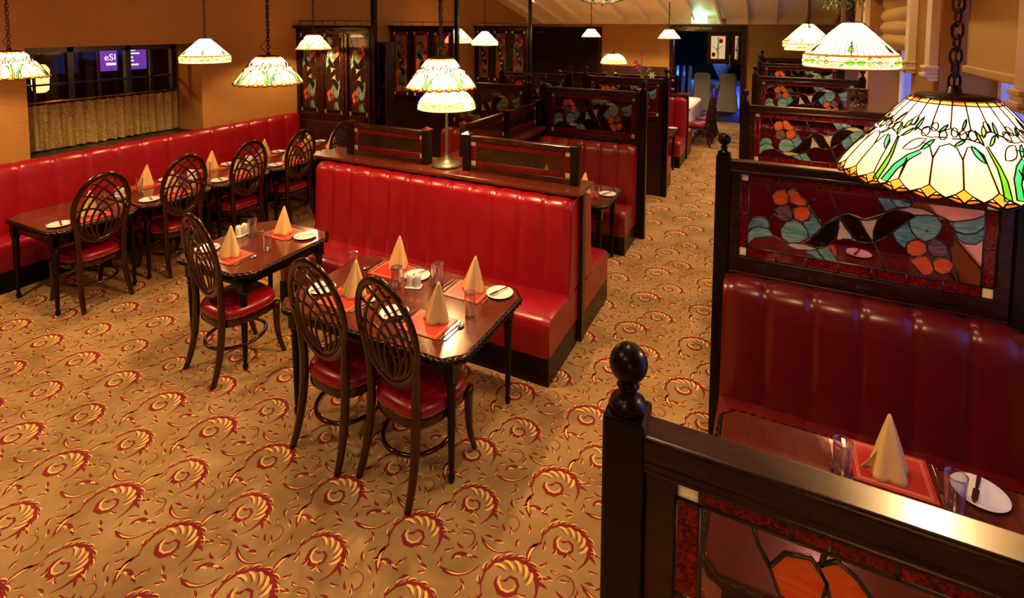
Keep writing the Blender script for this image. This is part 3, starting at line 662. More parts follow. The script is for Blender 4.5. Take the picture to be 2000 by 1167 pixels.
proto('fork', fork_mesh().build('table_fork', M['steel'], None, .0006))
sm = MB(); sm.prism(outline([(.006, -.095), (.008, -.085), (.0035, 0), (.003, .04)]), .002, .005)
def spoon_bowl(u, v):
    r = v; a = 2*PI*u; return (.0175*r*math.cos(a), .066+.028*r*math.sin(a), .001+.007*r*r)
sm.grid(spoon_bowl, 16, 5, 0, True)
proto('spoon', sm.build('dessert_spoon', M['steel'], None))
pl = MB(); pl.lathe([(0, .004), (.035, .004), (.05, .002), (.052, .0), (.056, .003), (.088, .014), (.089, .016), (.086, .0165), (.056, .007), (.03, .006), (0, .006)], (0, 0, 0), 40)
proto('plate', pl.build('side_plate', M['china'], None))
mt = thing('placemat', 'x', 'placemat'); bx('mat_board', M['mat'], mt, -.135, .135, -.115, .115, .0005, .004, bevel=.0015)
g = MB()
for i in (.015, .022):
    for b in ((-.135+i, .135-i, -.115+i, -.115+i+.0022), (-.135+i, .135-i, .115-i-.0022, .115-i), (-.135+i, -.135+i+.0022, -.115+i, .115-i), (.135-i-.0022, .135-i, -.115+i, .115-i)): g.box(*b, .004, .0045)
g.build('gilt_border', M['matgold'], mt); proto('mat', mt)
# folded napkin: standing pleated cone with an open front fold and a loose wing at the side
nk = thing('folded_napkin', 'x', 'napkin')
def cone(u, v):
    a = math.radians(-172+344*u); r = (.060+.020*abs(math.cos(2*a+.6))+.006*math.cos(5*a+1))*(1-v)**.92+.004
    return (r*math.sin(a)+.012*v, -r*math.cos(a)*.85+.01*v, .225*v)
m = MB(); m.grid(cone, 36, 14); m.build('cone_fold', M['napkin'], nk, solid=.0022)
def wing(u, v):
    w = (1-v)**1.15; return (-.030-.070*u*w+.020*v, .012+.020*math.sin(u*2.2)*w+.03*u*w*(1-v), .006+.165*v*(1-.25*u)+.012*u)
m = MB(); m.grid(wing, 10, 12); m.build('side_fold', M['napkin'], nk, solid=.002); proto('napkin', nk)
# tumbler
gs = MB(); gs.tube([(.0343*math.cos(a), .0343*math.sin(a), .14) for a in [2*PI*k/24 for k in range(24)]], .0012, 6, closed=True); gs.lathe([(.0, .003), (.026, .003), (.026, .016), (0, .014)], (0, 0, 0), 24); gs.lathe([(0, .001), (.027, .001), (.029, .004), (.034, .125), (.035, .14), (.0335, .14), (.0325, .125), (.0265, .020), (.02, .016), (0, .015)], (0, 0, 0), 24, 0, True, False)
clear = GL['u']; proto('tumbler', gs.build('tumbler', clear, None))
# salt and pepper on a small tray
cr = thing('cruet_set', 'x', 'cruet set')
ty = MB(); ty.prism([(-.055, -.028), (-.045, -.035), (.045, -.035), (.055, -.028), (.055, .028), (.045, .035), (-.045, .035), (-.055, .028)], .0, .010); ty.build('tray', M['china'], cr, .004)
for x in (-.027, .027):
    s_ = MB(); s_.lathe([(.022, .009), (.024, .02), (.0235, .075), (.020, .088), (.012, .094), (0, .096)], (x, 0, 0), 20); b_ = s_.build('shaker', M['china'], cr)
sp = MB(); sp.box(-.003, .003, -.02, .02, .009, .07); sp.build('packet_rack', M['china'], cr)
proto('cruet', cr)
# ------------------------------------------------------------------ leaded lampshades
def arc_pts(cx, cy, rx, ry, n=10, a0=0, a1=360): return [(cx+rx*math.cos(math.radians(a0+(a1-a0)*i/n)), cy+ry*math.sin(math.radians(a0+(a1-a0)*i/n))) for i in range(n if a1-a0 == 360 else n+1)]
def leaf(x0, y0, x1, y1, w, n=6):
    dx, dy = x1-x0, y1-y0; L = math.hypot(dx, dy); nx, ny = -dy/L*w, dx/L*w; A = []; B_ = []
    for i in range(n+1):
        t = i/n; k = math.sin(PI*t)**.8; A.append((x0+dx*t+nx*k, y0+dy*t+ny*k)); B_.append((x0+dx*t-nx*k, y0+dy*t-ny*k))
    return A+B_[::-1][1:-1]
# sector pattern of the tree shade: u across (4 panels), v from rim (0) to crown (1)
TREE = []; TL = []
for k in range(4):
    c = k/4; TREE.append(('a', [(c, .0), (c+.05, -.035), (c+.115, -.03), (c+.125, .0), (c+.10, .03), (c+.05, .03)])); TREE.append(('a', [(c+.125, .0), (c+.135, -.03), (c+.20, -.035), (c+.25, .0), (c+.20, .03), (c+.15, .03)]))
    TREE.append(('o', [(c+.125, .01), (c+.185, .055), (c+.125, .105), (c+.065, .055)]))
TREE += [('g', [(.40, .05), (.455, .05), (.47, .20), (.455, .32), (.425, .42), (.40, .50), (.375, .50), (.40, .40), (.42, .30), (.415, .18)]),
         ('t', [(.485, .05), (.545, .05), (.58, .18), (.66, .30), (.74, .37), (.715, .40), (.61, .33), (.53, .22)]),
         ('t', leaf(.22, .50, .33, .34, .028)), ('t', leaf(.72, .40, .84, .53, .022)), ('g', leaf(.36, .50, .30, .66, .02)), ('l', leaf(.38, .58, .44, .72, .026)), ('g', leaf(.42, .50, .54, .62, .018)),
         ('t', leaf(.56, .58, .60, .76, .022)), ('t', leaf(.05, .48, .17, .55, .016)), ('t', leaf(.86, .60, .97, .70, .016)), ('t', leaf(.14, .64, .22, .78, .016)),
         ('y', leaf(.53, .38, .74, .52, .05)), ('y', arc_pts(.15, .60, .045, .05)), ('w', arc_pts(.26, .60, .05, .05)), ('w', arc_pts(.48, .70, .045, .06)), ('w', arc_pts(.70, .60, .05, .055)), ('w', arc_pts(.80, .66, .045, .05)), ('w', arc_pts(.92, .58, .045, .05)), ('w', arc_pts(.05, .62, .04, .05))]
for k in range(4):
    c = k/4; TL += [[(c, .66), (c, 1)], [(c, .66), (c+.125, .60), (c+.25, .66)], [(c, 0), (c+.065, .055)], [(c+.185, .055), (c+.25, 0)]]
TL += [[(.125, .105), (.13, .36), (.18, .48), (.25, .49), (.33, .42), (.375, .105)], [(.625, .105), (.62, .30)], [(.875, .105), (.86, .34), (.90, .46), (1, .50)], [(0, .50), (.08, .46), (.125, .36)], [(.625, .105), (.64, .28)], [(.86, .34), (.80, .46), (.70, .48)], [(.02, .55), (.2, .56), (.36, .52)], [(.6, .62), (.75, .54), (.95, .56)], [(0, .93), (.5, .93), (1, .93)]]
def tree_bg(u, v):
    if v > .93: return 'o' if int(u*4) % 4 else 'r'
    return 'y' if v < .42 else 'w'
# skirted shade
SK1 = []; SL1 = []
for k in range(8): SL1.append([(k/8, .30), (k/8, 1)])
SL1 += [[(0, .27), (1, .27)], [(0, .30), (1, .30)], [(0, .02), (1, .02)], [(0, .15), (.5, .17), (1, .15)]]
SK1 += [('g', leaf(.02, .15, .20, .15, .05)), ('g', leaf(.22, .15, .40, .15, .05)), ('o', arc_pts(.66, .15, .05, .035)), ('w', arc_pts(.52, .19, .05, .03)), ('w', arc_pts(.80, .19, .05, .03)), ('y', arc_pts(.52, .10, .05, .03)), ('y', arc_pts(.80, .10, .05, .03)),
        ('w', arc_pts(.66, .23, .05, .03)), ('w', arc_pts(.66, .07, .05, .03)), ('t', leaf(.42, .22, .50, .26, .02)), ('t', leaf(.9, .07, .99, .12, .02)), ('l', arc_pts(.45, .13, .025, .02)), ('r', arc_pts(.21, .22, .02, .018)),
        ('o', arc_pts(.12, .37, .022, .035)), ('g', leaf(.06, .36, .10, .50, .02)), ('g', leaf(.18, .36, .14, .50, .02)), ('g', leaf(.09, .48, .17, .52, .018)), ('y', arc_pts(.13, .56, .018, .03))]
def sk_bg(u, v): return 'a' if .27 < v < .30 or v < .02 else ('w' if v > .3 else 'y')
# table lamp shade: lime leaves and pink blossom round the lower half
TB1 = []; TBL = []
random.seed(3)
for k in range(9):
    c = (k+.5)/11
    TB1 += [('l', arc_pts(c, .14+.03*(k % 2), .045, .045, 7)), ('l', arc_pts(c+.03, .24+.02*((k+1) % 2), .045, .04, 7)), ('g' if k % 3 == 0 else 'l', arc_pts(c-.01, .31+.03*(k % 3), .035, .035, 6))]
    TB1 += [('p', arc_pts(c, .42+.05*(k % 2), .022, .03, 6)), ('p' if k % 2 else 'w', arc_pts(c+.05, .50+.04*(k % 3), .022, .03, 6)), ('y', arc_pts(c+.02, .60, .02, .02, 6))]
for k in range(4): TBL.append([(k/4, 0), (k/4, 1)])
TBL += [[(0, .04), (1, .04)], [(0, .95), (1, .95)], [(0, .45), (.2, .62), (.5, .55), (.8, .66), (1, .5)]]
def tb_bg(u, v): return 'w' if v > .05 else 'y'
def lampshade(parent, R, r1, Hh, NS, pat, lines, bg, prof, scal=0, nu=48, nv=56, lw=.0022, y0=0):
    """prof(v) -> (radius, height); NS repeats of the sector"""
    def P(ut, v, off=0):
        r, z = prof(v); a = 2*PI*ut; s = scal*abs(math.sin(PI*ut*NS*4)) if scal else 0
        r += off; z += -s*(1-v)**10+0 if v < .5 else 0
        return (r*math.cos(a), r*math.sin(a), z+y0)
    cols = {}
    boxes = [(c, p, min(q[0] for q in p), max(q[0] for q in p), min(q[1] for q in p), max(q[1] for q in p)) for c, p in pat]
    mat = []
    for j in range(nv):
        for i in range(nu):
            u, v = (i+.5)/nu, (j+.5)/nv; c = bg(u, v)
            for cc, p, a, b, d, e in boxes:
                if a <= u <= b and d <= v <= e and pip(u, v, p): c = cc
            mat.append(SK.index(c))
    N = nu*NS; m = MB(); v = [P(i/N, j/nv) for j in range(nv+1) for i in range(N)]; f = []; mm = []
    for j in range(nv):
        for i in range(N): f.append((j*N+i, j*N+(i+1) % N, (j+1)*N+(i+1) % N, (j+1)*N+i)); mm.append(mat[j*nu+i % nu])
    m.add(v, f, mm, True)
    sh = m.build('lamp_shade', [SH[k] for k in SK], parent)
    L = MB()
    def dense(pl, closed):
        out = []; q = pl+[pl[0]] if closed else pl
        for a, b in zip(q, q[1:]):
            k = max(1, int(math.hypot((b[0]-a[0])*.6, b[1]-a[1])/.06))
            out += [(a[0]+(b[0]-a[0])*i/k, a[1]+(b[1]-a[1])*i/k) for i in range(k)]
        if not closed: out.append(q[-1])
        return out
    for s_ in range(NS):
        for pl, cl in [(p, True) for c, p in pat]+[(l, False) for l in lines]:
            L.tube([P((s_+u)/NS, max(0, v), .0012) for u, v in dense(pl, cl)], lw, 4, closed=cl)
    L.tube([P(i/(NS*24), 0) for i in range(NS*24)], lw*1.3, 5, closed=True)
    L.build('lead_lines', M['copper'], sh)
    return sh
def chain(parent, z0, z1, thin=False, k=1.0):
    m = MB()
    if thin: m.tube([(0, 0, z0), (0, 0, z1)], .006, 6); m.build('cord', M['pendbr'], parent); return
    st = .031/k; n = int((z1-z0)/st)
    for i in range(n):
        z = z0+(i+.5)*st; q = (.5 if i % 2 else 2.0); hz, hx = .0225/k, .0125/k
        P = [(hx*math.cos(a)*math.cos(q), hx*math.cos(a)*math.sin(q), z+hz*math.sin(a)) for a in [2*PI*j/14 for j in range(14)]]
        m.tube(P, .0032/k, 6, closed=True)
    m.build('chain', M['pendbr'], parent)
    w = MB(); P = [(.009*math.sin(i*.55), .009*math.cos(i*.55), z0+.14+(z1-z0-.14)*i/90) for i in range(91)]
    P = [(.0, 0, z0-.01), (-.03, -.0, z0+.02), (-.055, .0, z0+.05), (-.05, 0, z0+.062), (-.01, 0, z0+.10)]+P
    w.tube(P, .0026, 5); w.build('flex_cable', M['pendbr'], parent)
def mk_tree(hi=False):
    t = thing('pendant_lamp', 'x', 'pendant lamp'); R, r1, Hh = .255, .088, .205
    def prof(v): return (r1+(R-r1)*(1-v)**1.04, .0+Hh*(1-(1-v)**1.12))
    lampshade(t, R, r1, Hh, 6, TREE, TL, tree_bg, prof, .010, 84 if hi else 36, 84 if hi else 40, .0021 if hi else .0026)
    c = MB(); c.lathe([(r1+.004, Hh-.004), (r1-.006, Hh+.006), (.05, Hh+.010), (.018, Hh+.012), (.014, Hh+.03), (0, Hh+.034)], (0, 0, 0), 30); c.build('vented_cap', M['iron'], t)
    return t
def mk_skirt():
    t = thing('pendant_lamp', 'x', 'pendant lamp'); R, r1, Hh = .37, .085, .40
    def prof(v): return (R+.012*math.sin(PI*v/.28), .115*v/.28) if v < .28 else (r1+(R-r1)*(1-(v-.28)/.72), .115+(Hh-.115)*(v-.28)/.72)
    lampshade(t, R, r1, Hh, 6, SK1, SL1, sk_bg, prof, 0, 60, 60, .003)
    c = MB(); c.lathe([(r1+.004, Hh-.004), (r1-.006, Hh+.006), (.05, Hh+.010), (.018, Hh+.012), (.014, Hh+.03), (0, Hh+.034)], (0, 0, 0), 30); c.build('vented_cap', M['iron'], t)
    return t
PT = mk_tree(); PTH = mk_tree(True); PS = mk_skirt(); used_l = set()
def pendant(kind, x, y, z, k, e, label, zt=None, thin=False, rz=0):
    src = {'tree': PT, 'big': PTH, 'skirt': PS}[kind]
    if kind in used_l: t = copy_tree(src)
    else: t = src; used_l.add(kind)
    Hh = {'tree': .205, 'big': .205, 'skirt': .40}[kind]
    t.location = (x, y, z); t.scale = (k, k, k); t.rotation_euler = (0, 0, rz)
    tag(t, label, 'pendant lamp', 'leaded glass pendant lamps')
    zt = zt or ceil_z(y); chain(t, Hh+.025, (zt-z)/k, thin, k)
    point('lamp_bulb', (x, y, z+(.09 if kind != 'skirt' else .20)*k), e, rad=.035)
    return t
# ------------------------------------------------------------------ central island: divider, ledge, benches
d1 = thing('bench_divider', 'dark wood divider with a broad moulded ledge behind the near red bench', 'divider', (-4.0, 3.965, 0))
bx('divider_wall', M['woodv'], d1, 0, 2.70, -.033, .033, 0, 1.19)
c = MB(); c.box(-.02, 2.72, -.17, .19, 1.212, 1.24); c.box(0, 2.70, -.14, .16, 1.192, 1.212); c.build('ledge', M['woodtop'], d1, .006)
ll = thing('bench_divider', 'long low dark divider with a ledge running away between the two island booths', 'divider', (-2.70, 4.16, 0))
bx('divider_wall', M['woodv'], ll, -.05, .05, .0, 2.03, 0, 1.19)
c = MB(); c.box(-.15, .15, .0, 2.03, 1.205, 1.24); c.box(-.12, .12, 0, 2.03, 1.17, 1.205); c.build('ledge', M['woodtop'], ll, .006)
balustrade(.96, 'low glazed balustrade on the ledge left of the table lamp', (-3.735, 3.99, 1.241), 0)
balustrade(1.06, 'low glazed balustrade on the ledge right of the table lamp', (-2.415, 3.99, 1.241), 0)
balustrade(1.82, 'long low balustrade running away from the viewer towards the flowered booth screen', (-2.66, 4.36, 1.241), PI/2, mid=True)
bench(2.62, .63, 1.188, 12, 'bright red channelled bench nearest the middle, facing the viewer', (-3.95, 3.93, 0), 0)
bench(1.30, .70, 1.17, 6, 'red bench back to back with the near one, beside the aisle', (-1.31, 4.0, 0), PI)
bench(1.22, .70, 1.17, 6, 'red bench behind the ledge lamp, in the left island booth', (-2.78, 4.0, 0), PI)
bench(1.22, .55, 1.13, 6, 'dull red bench below the flowered screen of the right island booth', (-2.62, 6.20, 0), 0, 'leather2')
bench(1.22, .55, 1.13, 6, 'red bench below the flowered screen of the left island booth', (-4.02, 6.20, 0), 0)
G1 = 'tall booth screens with flowered stained glass'
booth_screen(-2.64, -1.31, 6.26, 'flowered glass booth screen above the dull red bench in the middle, orange blooms on black', g=G1)
booth_screen(-4.10, -2.77, 6.26, 'flowered glass booth screen partly behind the ledge lamp', g=G1)
booth_screen(-2.66, -1.36, 7.97, 'second flowered glass booth screen of the island, its end post against the aisle', g=G1)
booth_screen(-4.12, -2.84, 7.97, 'booth screen farther left behind the island with a dark top rail and ball finials', g=G1)
# farther island block
bench(1.25, .66, 1.13, 6, 'red bench backing onto the second island screen, seat hidden', (-1.42, 8.02, 0), PI)
bench(1.30, .75, 1.19, 6, 'far red bench with a bright highlight along its top, beside the aisle', (-2.74, 10.42, 0), 0)
d2 = thing('bench_divider', 'far dark divider with ledge carrying the far table lamp and the flowers', 'divider', (-4.0, 10.46, 0))
bx('divider_wall', M['woodv'], d2, 0, 2.58, -.03, .03, 0, 1.19); c = MB(); c.box(-.02, 2.60, -.16, .18, 1.20, 1.24); c.build('ledge', M['woodtop'], d2, .006)
bench(1.25, .66, 1.17, 6, 'red bench on the far side of the far divider, beside the white cloth', (-1.44, 10.50, 0), PI)
balustrade(1.25, 'low red-bordered balustrade on the far divider ledge, nearest the aisle', (-2.05+.38-1.2, 10.50, 1.241), 0)
balustrade(1.05, 'low balustrade on the far divider ledge left of the far lamp', (-4.08, 10.50, 1.241), 0)
# ------------------------------------------------------------------ right-hand booths
booth_screen(-.275, 1.145, 1.002, 'nearest booth screen in the bottom right corner, big ball finial and ruby bordered glass', g=G1)
booth_screen(-.285, 1.135, 3.32, 'booth screen at right with orange flowers under the large lamp', g=G1)
booth_screen(-.285, 1.135, 5.75, 'third booth screen from the viewer on the right side, teal swirls in its glass', g=G1)
booth_screen(-.285, 1.135, 8.7, 'fourth booth screen on the right side, behind the mosaic box', 1.025, g=G1)
booth_screen(-.285, 1.135, 11.2, 'farthest low booth screen on the right side, partly behind the skirted lamp', 1.05, g=G1)
booth_screen(-.285, 1.135, 13.2, 'last booth screen on the right side before the far wall', 1.05, g=G1)
GB = 'benches of the right-hand booths'
bench(1.30, .66, 1.10, 6, 'deep red channelled bench under the orange flower screen at right', (-.215, 3.285, 0), 0, 'leather3', GB)
bench(1.30, .60, 1.10, 6, 'red bench behind the nearest screen, its back to the viewer', (1.085, 1.04, 0), PI, 'leather3', GB)
bench(1.30, .62, 1.10, 6, 'red bench of the second right booth, its back to the flowered screen', (1.085, 3.36, 0), PI, 'leather3', GB)
bench(1.30, .66, 1.10, 6, 'red bench under the third screen on the right side', (-.215, 5.715, 0), 0, 'leather3', GB)
bench(1.30, .62, 1.10, 6, 'red bench behind the third screen on the right side', (1.085, 5.79, 0), PI, 'leather3', GB)
bench(1.30, .66, 1.10, 6, 'red bench under the fourth screen on the right side', (-.215, 8.665, 0), 0, 'leather3', GB)
# ------------------------------------------------------------------ banquette along the left wall
bench(5.25, .46, 1.13, 18, 'long red banquette running the length of the left wall', (-6.785, .80, 0), PI/2, 'leather', None, T=.14)
# ------------------------------------------------------------------ tall leaded screens at the left wall
def wall_screen(Y, label, x1=-5.34, cls='x', bc='d', z0=1.02, z1=2.44, n=3, pole=True):
    t = thing('leaded_glass_screen', label, 'room divider', (XL+.01, Y, 0), 0, 'tall three-panel leaded screens by the left wall'); W = x1-XL-.01
    bx('panelled_base', M['panelwood'], t, 0, W, -.05, .05, 0, z0, bevel=.01)
    bx('cornice', M['woodblack'], t, -.0, W+.015, -.09, .09, z1, z1+.05, bevel=.01)
    rl = MB(); rl.tube([(.05, 0, z1+.12), (W, 0, z1+.12)], .006, 6)
    for i in range(7): x = .05+W*i/6; rl.tube([(x, 0, z1+.05), (x, 0, z1+.12)], .005, 6)
    rl.build('gallery_rail', M['iron'], t)
    pw = W/n
    for i in range(n):
        a, b = pw*i, pw*(i+1); d = bx('screen_leaf', M['wood'], t, boxes=[(a+.006, a+.06, -.03, .03, z0, z1), (b-.06, b-.006, -.03, .03, z0, z1), (a+.06, b-.06, -.03, .03, z0, z0+.12), (a+.06, b-.06, -.03, .03, z1-.07, z1)], bevel=.006)
        go = glass_part(d, pw-.12, z1-z0-.19, 0, tall=True, lead=.005, cls=cls, bc=bc); go.location = (a+.06, 0, z0+.12)
    return t
wall_screen(6.14, 'tall three-panel leaded screen at the end of the banquette', -5.30)
wall_screen(8.45, 'tall red-framed leaded screen seen behind the lamp over the four-place table', bc='R')
wall_screen(11.75, 'tall leaded screen farthest along the left wall, beside the far brown doors')
for x, y, lb in ((-5.24, 6.14, 'black steel pole at the corner of the banquette screen'), (-5.27, 8.45, 'black steel pole just right of the lamp over the four-place table'), (-5.27, 11.75, 'black steel pole by the farthest leaded screen')):
    p = MB(); p.box(-.035, .035, -.035, .035, 0, ceil_z(y)-.0); o = p.build('steel_pole', M['woodblack'], None, .003); o.location = (x, y, 0); tag(o, lb, 'pole', 'black steel poles')
sb = thing('shelf_unit', 'narrow open dark wood shelf rack standing against the pole of the banquette screen', 'shelf', (-5.185, 6.25, 0))
bx('side_panel', M['woodv'], sb, 0, .015, -.1, .1, 0, 2.25); bx('side_panel', M['woodv'], sb, .13, .145, -.1, .1, 0, 2.25); bx('back_board', M['wood'], sb, .015, .13, .08, .095, 0, 2.25)
for z in (.3, .75, 1.2, 1.6, 2.0, 2.28): bx('shelf', M['woodblack'], sb, .015, .13, -.1, .08, z if z < 2.2 else 2.22, (z if z < 2.2 else 2.22)+.02)
# ------------------------------------------------------------------ tables and chairs
table(.76, .88, 'small two-place table with carved edge at the left end of the near red bench', (-3.665, 2.87, 0))
table(1.34, .86, 'four-place table with carved edge before the near red bench', (-2.10, 2.71, 0))
rowy = [2.60+.75*k for k in range(5)]
rown = ['nearest', 'second', 'third', 'fourth', 'farthest']
for k in range(5): table(.85, .705, '%s two-place table in the row along the wall banquette' % rown[k], (-5.785, rowy[k], 0), iy=.045)
table(1.18, .66, 'booth table behind the near bench, its corner jutting into the aisle', (-2.02, 5.33, 0), ch=.06)
table(1.10, .70, 'booth table in the left island booth behind the ledge lamp', (-3.42, 5.10, 0), ch=.06)
table(1.40, .82, 'booth table at right under the large tree-patterned lamp', (.545, 2.155, 0), ch=.05)
table(1.35, .80, 'booth table between the second and third right-hand screens', (.50, 4.57, 0), ch=.05)
table(1.18, .80, 'far booth table beyond the second island screen, its corner at the aisle', (-2.03, 9.18, 0), ch=.06)
GC = 'oval-backed dining chairs'
chair(-3.545, 2.587, -.14, 'oval-backed chair with red seat at the small two-place table', GC)
chair(-2.275, 2.42, -.09, 'left one of the two oval-backed chairs at the four-place table', GC)
chair(-1.758, 2.416, -.165, 'right one of the two oval-backed chairs at the four-place table', GC)
for k, y in enumerate((2.60, 3.34, 4.08, 4.82, 5.55)): chair(-5.56, y, PI/2, '%s oval-backed chair in the row facing the wall banquette' % rown[k], GC)
# cloth-covered table and its chairs far down the aisle
tc = thing('banquet_table', 'long table under a white cloth far down the aisle', 'table', (-1.95, 12.7, 0))
def cloth(u, v):
    a = 2*PI*u; e = .35; hx, hy = .42, 1.05; c_, s_ = math.cos(a), math.sin(a)
    x, y = hx*math.copysign(abs(c_)**e, c_), hy*math.copysign(abs(s_)**e, s_)
    if v < .25: k = v/.25; return (x*k, y*k, .765)
    k = (v-.25)/.75; f = 1+.09*k+.035*k*math.sin(a*26); return (x*f+.02*k*math.sin(a*9), y*f, .765-.62*k)
m = MB(); m.grid(cloth, 220, 12, 0, True); m.build('white_tablecloth', M['white'], tc, solid=.004)
bx('tabletop', M['woodtop'], tc, -.39, .39, -1.0, 1.0, .73, .757)
for sx in (-.3, .3):
    for sy in (-.9, .9): bx('leg', M['woodblack'], tc, sx-.025, sx+.025, sy-.025, sy+.025, 0, .73)
for k, lb in enumerate(('nearest', 'middle', 'farthest')): chair(-1.42, 11.85+.68*k, PI/2, '%s chair on the aisle side of the white-clothed table' % lb, GC)
# covered chairs and a draped table in the room beyond the doorway
M['blue_lit_cloth'] = simple('draped_satin', (.35, .45, .7), .5)  # blue light of that room is put into the base colour
def covered(x, y, lb):
    t = thing('covered_chair', lb, 'chair', (x, y, 0), 0, 'pale covered chairs beyond the doorway')
    def S(u, v):
        a = 2*PI*u; z = 1.12*v; w = .235 if z > .5 else .25+.04*(1-z/.5); d = .05 if z > .52 else .05+.36*min(1, (.52-z)/.05+.0)*(1 if z < .47 else .9)
        f = 1-.35*max(0, (v-.93)/.07)**2+.02*math.sin(a*14)*(1-v)
        return (w*f*math.copysign(abs(math.cos(a))**.5, math.cos(a)), (d*math.copysign(abs(math.sin(a))**.5, math.sin(a)) if math.sin(a) > 0 else .05*math.sin(a)), z)
    m = MB(); m.grid(S, 48, 40, 0, True); m.f.append(tuple(range(40*48, 41*48))); m.m.append(0); m.sm.append(False); m.build('chair_cover', M['cover'], t)
    bx('seat_board', M['wood'], t, -.2, .2, .0, .36, .40, .45)
covered(-1.92, 16.9, 'left pale covered chair seen through the far doorway'); covered(-1.20, 16.9, 'right pale covered chair seen through the far doorway')
dt = thing('draped_table', 'table under a blue-lit cloth beyond the covered chairs', 'table', (-1.5, 18.4, 0))
def rc(u, v):
    a = 2*PI*u
    if v < .3: return (.95*v/.3*math.cos(a), .95*v/.3*math.sin(a), .76)
    k = (v-.3)/.7; r = .95*(1+.08*k+.03*k*math.sin(a*30)); return (r*math.cos(a), r*math.sin(a), .76-.74*k)
m = MB(); m.grid(rc, 180, 10, 0, True); m.build('satin_cloth', M['blue_lit_cloth'], dt)
cl = MB(); cl.lathe([(0, .76), (.05, .765), (.16, 1.0), (.30, 1.28), (.22, 1.36), (0, 1.40)], (0, 0, 0), 20); cl.build('centrepiece', M['blue_lit_cloth'], dt)
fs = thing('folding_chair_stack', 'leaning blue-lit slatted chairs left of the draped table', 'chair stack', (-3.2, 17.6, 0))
for i in range(5): bx('folded_chair', M['blue_lit_cloth'], fs, i*.2, i*.2+.05, -.2, .25, 0, 1.25)
point('blue_uplight', (-.85, 17.3, .25), 30, (.03, .08, 1), .08); point('blue_uplight', (-2.6, 17.9, 1.0), 6, (.1, .4, 1), .1); point('hall_light', (-1.6, 17.6, 2.0), 9, (.35, .55, 1), .1)
# open glazed door leaves standing in the doorway
for i, (x0, w_) in enumerate(((-1.62, .55), (-1.03, .27))):
    d = struct(bx('door_%d' % (3+i), M['woodblack'], None, boxes=[(x0, x0+.07, 15.12, 15.16, 1.50, 2.38), (x0+w_-.07, x0+w_, 15.12, 15.16, 1.50, 2.38), (x0+.07, x0+w_-.07, 15.12, 15.16, 2.28, 2.36), (x0+.07, x0+w_-.07, 15.12, 15.16, 1.52, 1.62)], bevel=.004))
    g = MB(); a, b, z0, z1 = x0+.07, x0+w_-.07, 1.62, 2.28
    g.box(a, b, 15.138, 15.142, z0, z1, 0)
    for q in ((a, a+.03, z0, z1), (b-.03, b, z0, z1), (a, b, z0, z0+.03), (a, b, z1-.03, z1)): g.box(q[0], q[1], 15.13, 15.15, q[2], q[3], 1)
    cx = a+(b-a)*.45
    g.slab([(cx+.01*math.sin(k), z0+.04+k*.055) for k in range(11)]+[(cx+.04+.01*math.sin(k), z0+.04+k*.055) for k in range(10, -1, -1)], 15.128, 15.152, 2)
    for ox, oz in ((.09, .5), (-.09, .14)):
        if a < cx+ox < b: g.slab([(cx+ox+.045*math.cos(k*PI/5), z0+oz+.06*math.sin(k*PI/5)) for k in range(10)], 15.127, 15.153, 1)
    for s_ in (-1, 1): g.slab([(cx, z0+.25), (cx+s_*.13, z0+.36), (cx+s_*.13, z0+.375), (cx, z0+.28)][::s_], 15.128, 15.152, 2)
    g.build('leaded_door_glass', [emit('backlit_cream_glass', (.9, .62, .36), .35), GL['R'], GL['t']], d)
h = MB(); h.tube([(-1.045, 15.10, 1.45), (-1.045, 15.06, 1.45), (-1.045, 15.06, 1.75), (-1.045, 15.10, 1.75)], .016); h.build('door_handle', M['brass'], d)
# ------------------------------------------------------------------ place settings
def setting(seat, x, y, face, plate=(-.27, .0), nap=(0, 0), mat=True, glass_at=(.14, .19), z=.751, items='mnpbfksg', nrz=0):
    """x, y: centre of the placemat; face: rotation of the diner's forward direction (0 = +y)"""
    c_, s_ = math.cos(face), math.sin(face)
    def W_(a, b, h=0): return (x+c_*a-s_*b, y+s_*a+c_*b, z+h)
    if 'm' in items: put('mat', 'scarlet placemat %s' % seat, 'placemat', W_(0, 0), face, 'scarlet placemats')
    if 'n' in items: put('napkin', 'tan napkin cone %s' % seat, 'napkin', W_(nap[0], nap[1], .0045 if 'm' in items else 0), nrz+random.uniform(-.15, .15), 'folded tan napkins')
    if 'p' in items: put('plate', 'white side plate %s' % seat, 'plate', W_(*plate), face, 'white side plates')
    if 'b' in items: put('bknife', 'butter knife %s' % seat, 'knife', W_(plate[0]+.01, plate[1], .0165), face-.35, 'butter knives')
    if 'f' in items: put('fork', 'fork %s' % seat, 'fork', W_(-.152, -.0), face+.05, 'forks')
    if 'k' in items: put('knife', 'dinner knife %s' % seat, 'knife', W_(.152, -.0), face-.03, 'dinner knives')
    if 's' in items: put('spoon', 'spoon %s' % seat, 'spoon', W_(.182, .0), face-.05, 'spoons')
    if 'g' in items: put('tumbler', 'tumbler %s' % seat, 'glass', W_(*glass_at), 0, 'clear tumblers')
setting('at the chair side of the small two-place table', -3.655, 2.62, 0, (-.26, 0), nap=(0, .0), glass_at=(.17, .20), items='mnpbfksg', nrz=.5)
setting('at the bench side of the small two-place table', -3.665, 3.12, PI, (-.235, -.02), glass_at=(.16, .17), nrz=-.2)
setting('at the left chair of the four-place table', -2.42, 2.52, 0, (-.22, .03), nap=(.02, .07), glass_at=(-.215, .32), nrz=.6)
setting('at the right chair of the four-place table', -1.775, 2.52, 0, (-.245, .0), nap=(.02, .06), glass_at=(.167, .20), nrz=.2)
setting('at the left bench place of the four-place table', -2.40, 2.98, PI, (-.215, -.0), nap=(-.0, -.06), glass_at=(-.18, .18))
setting('at the right bench place of the four-place table', -1.76, 2.96, PI, (-.20, -.06), nap=(-.02, -.03), glass_at=(.24, .02), nrz=.25)
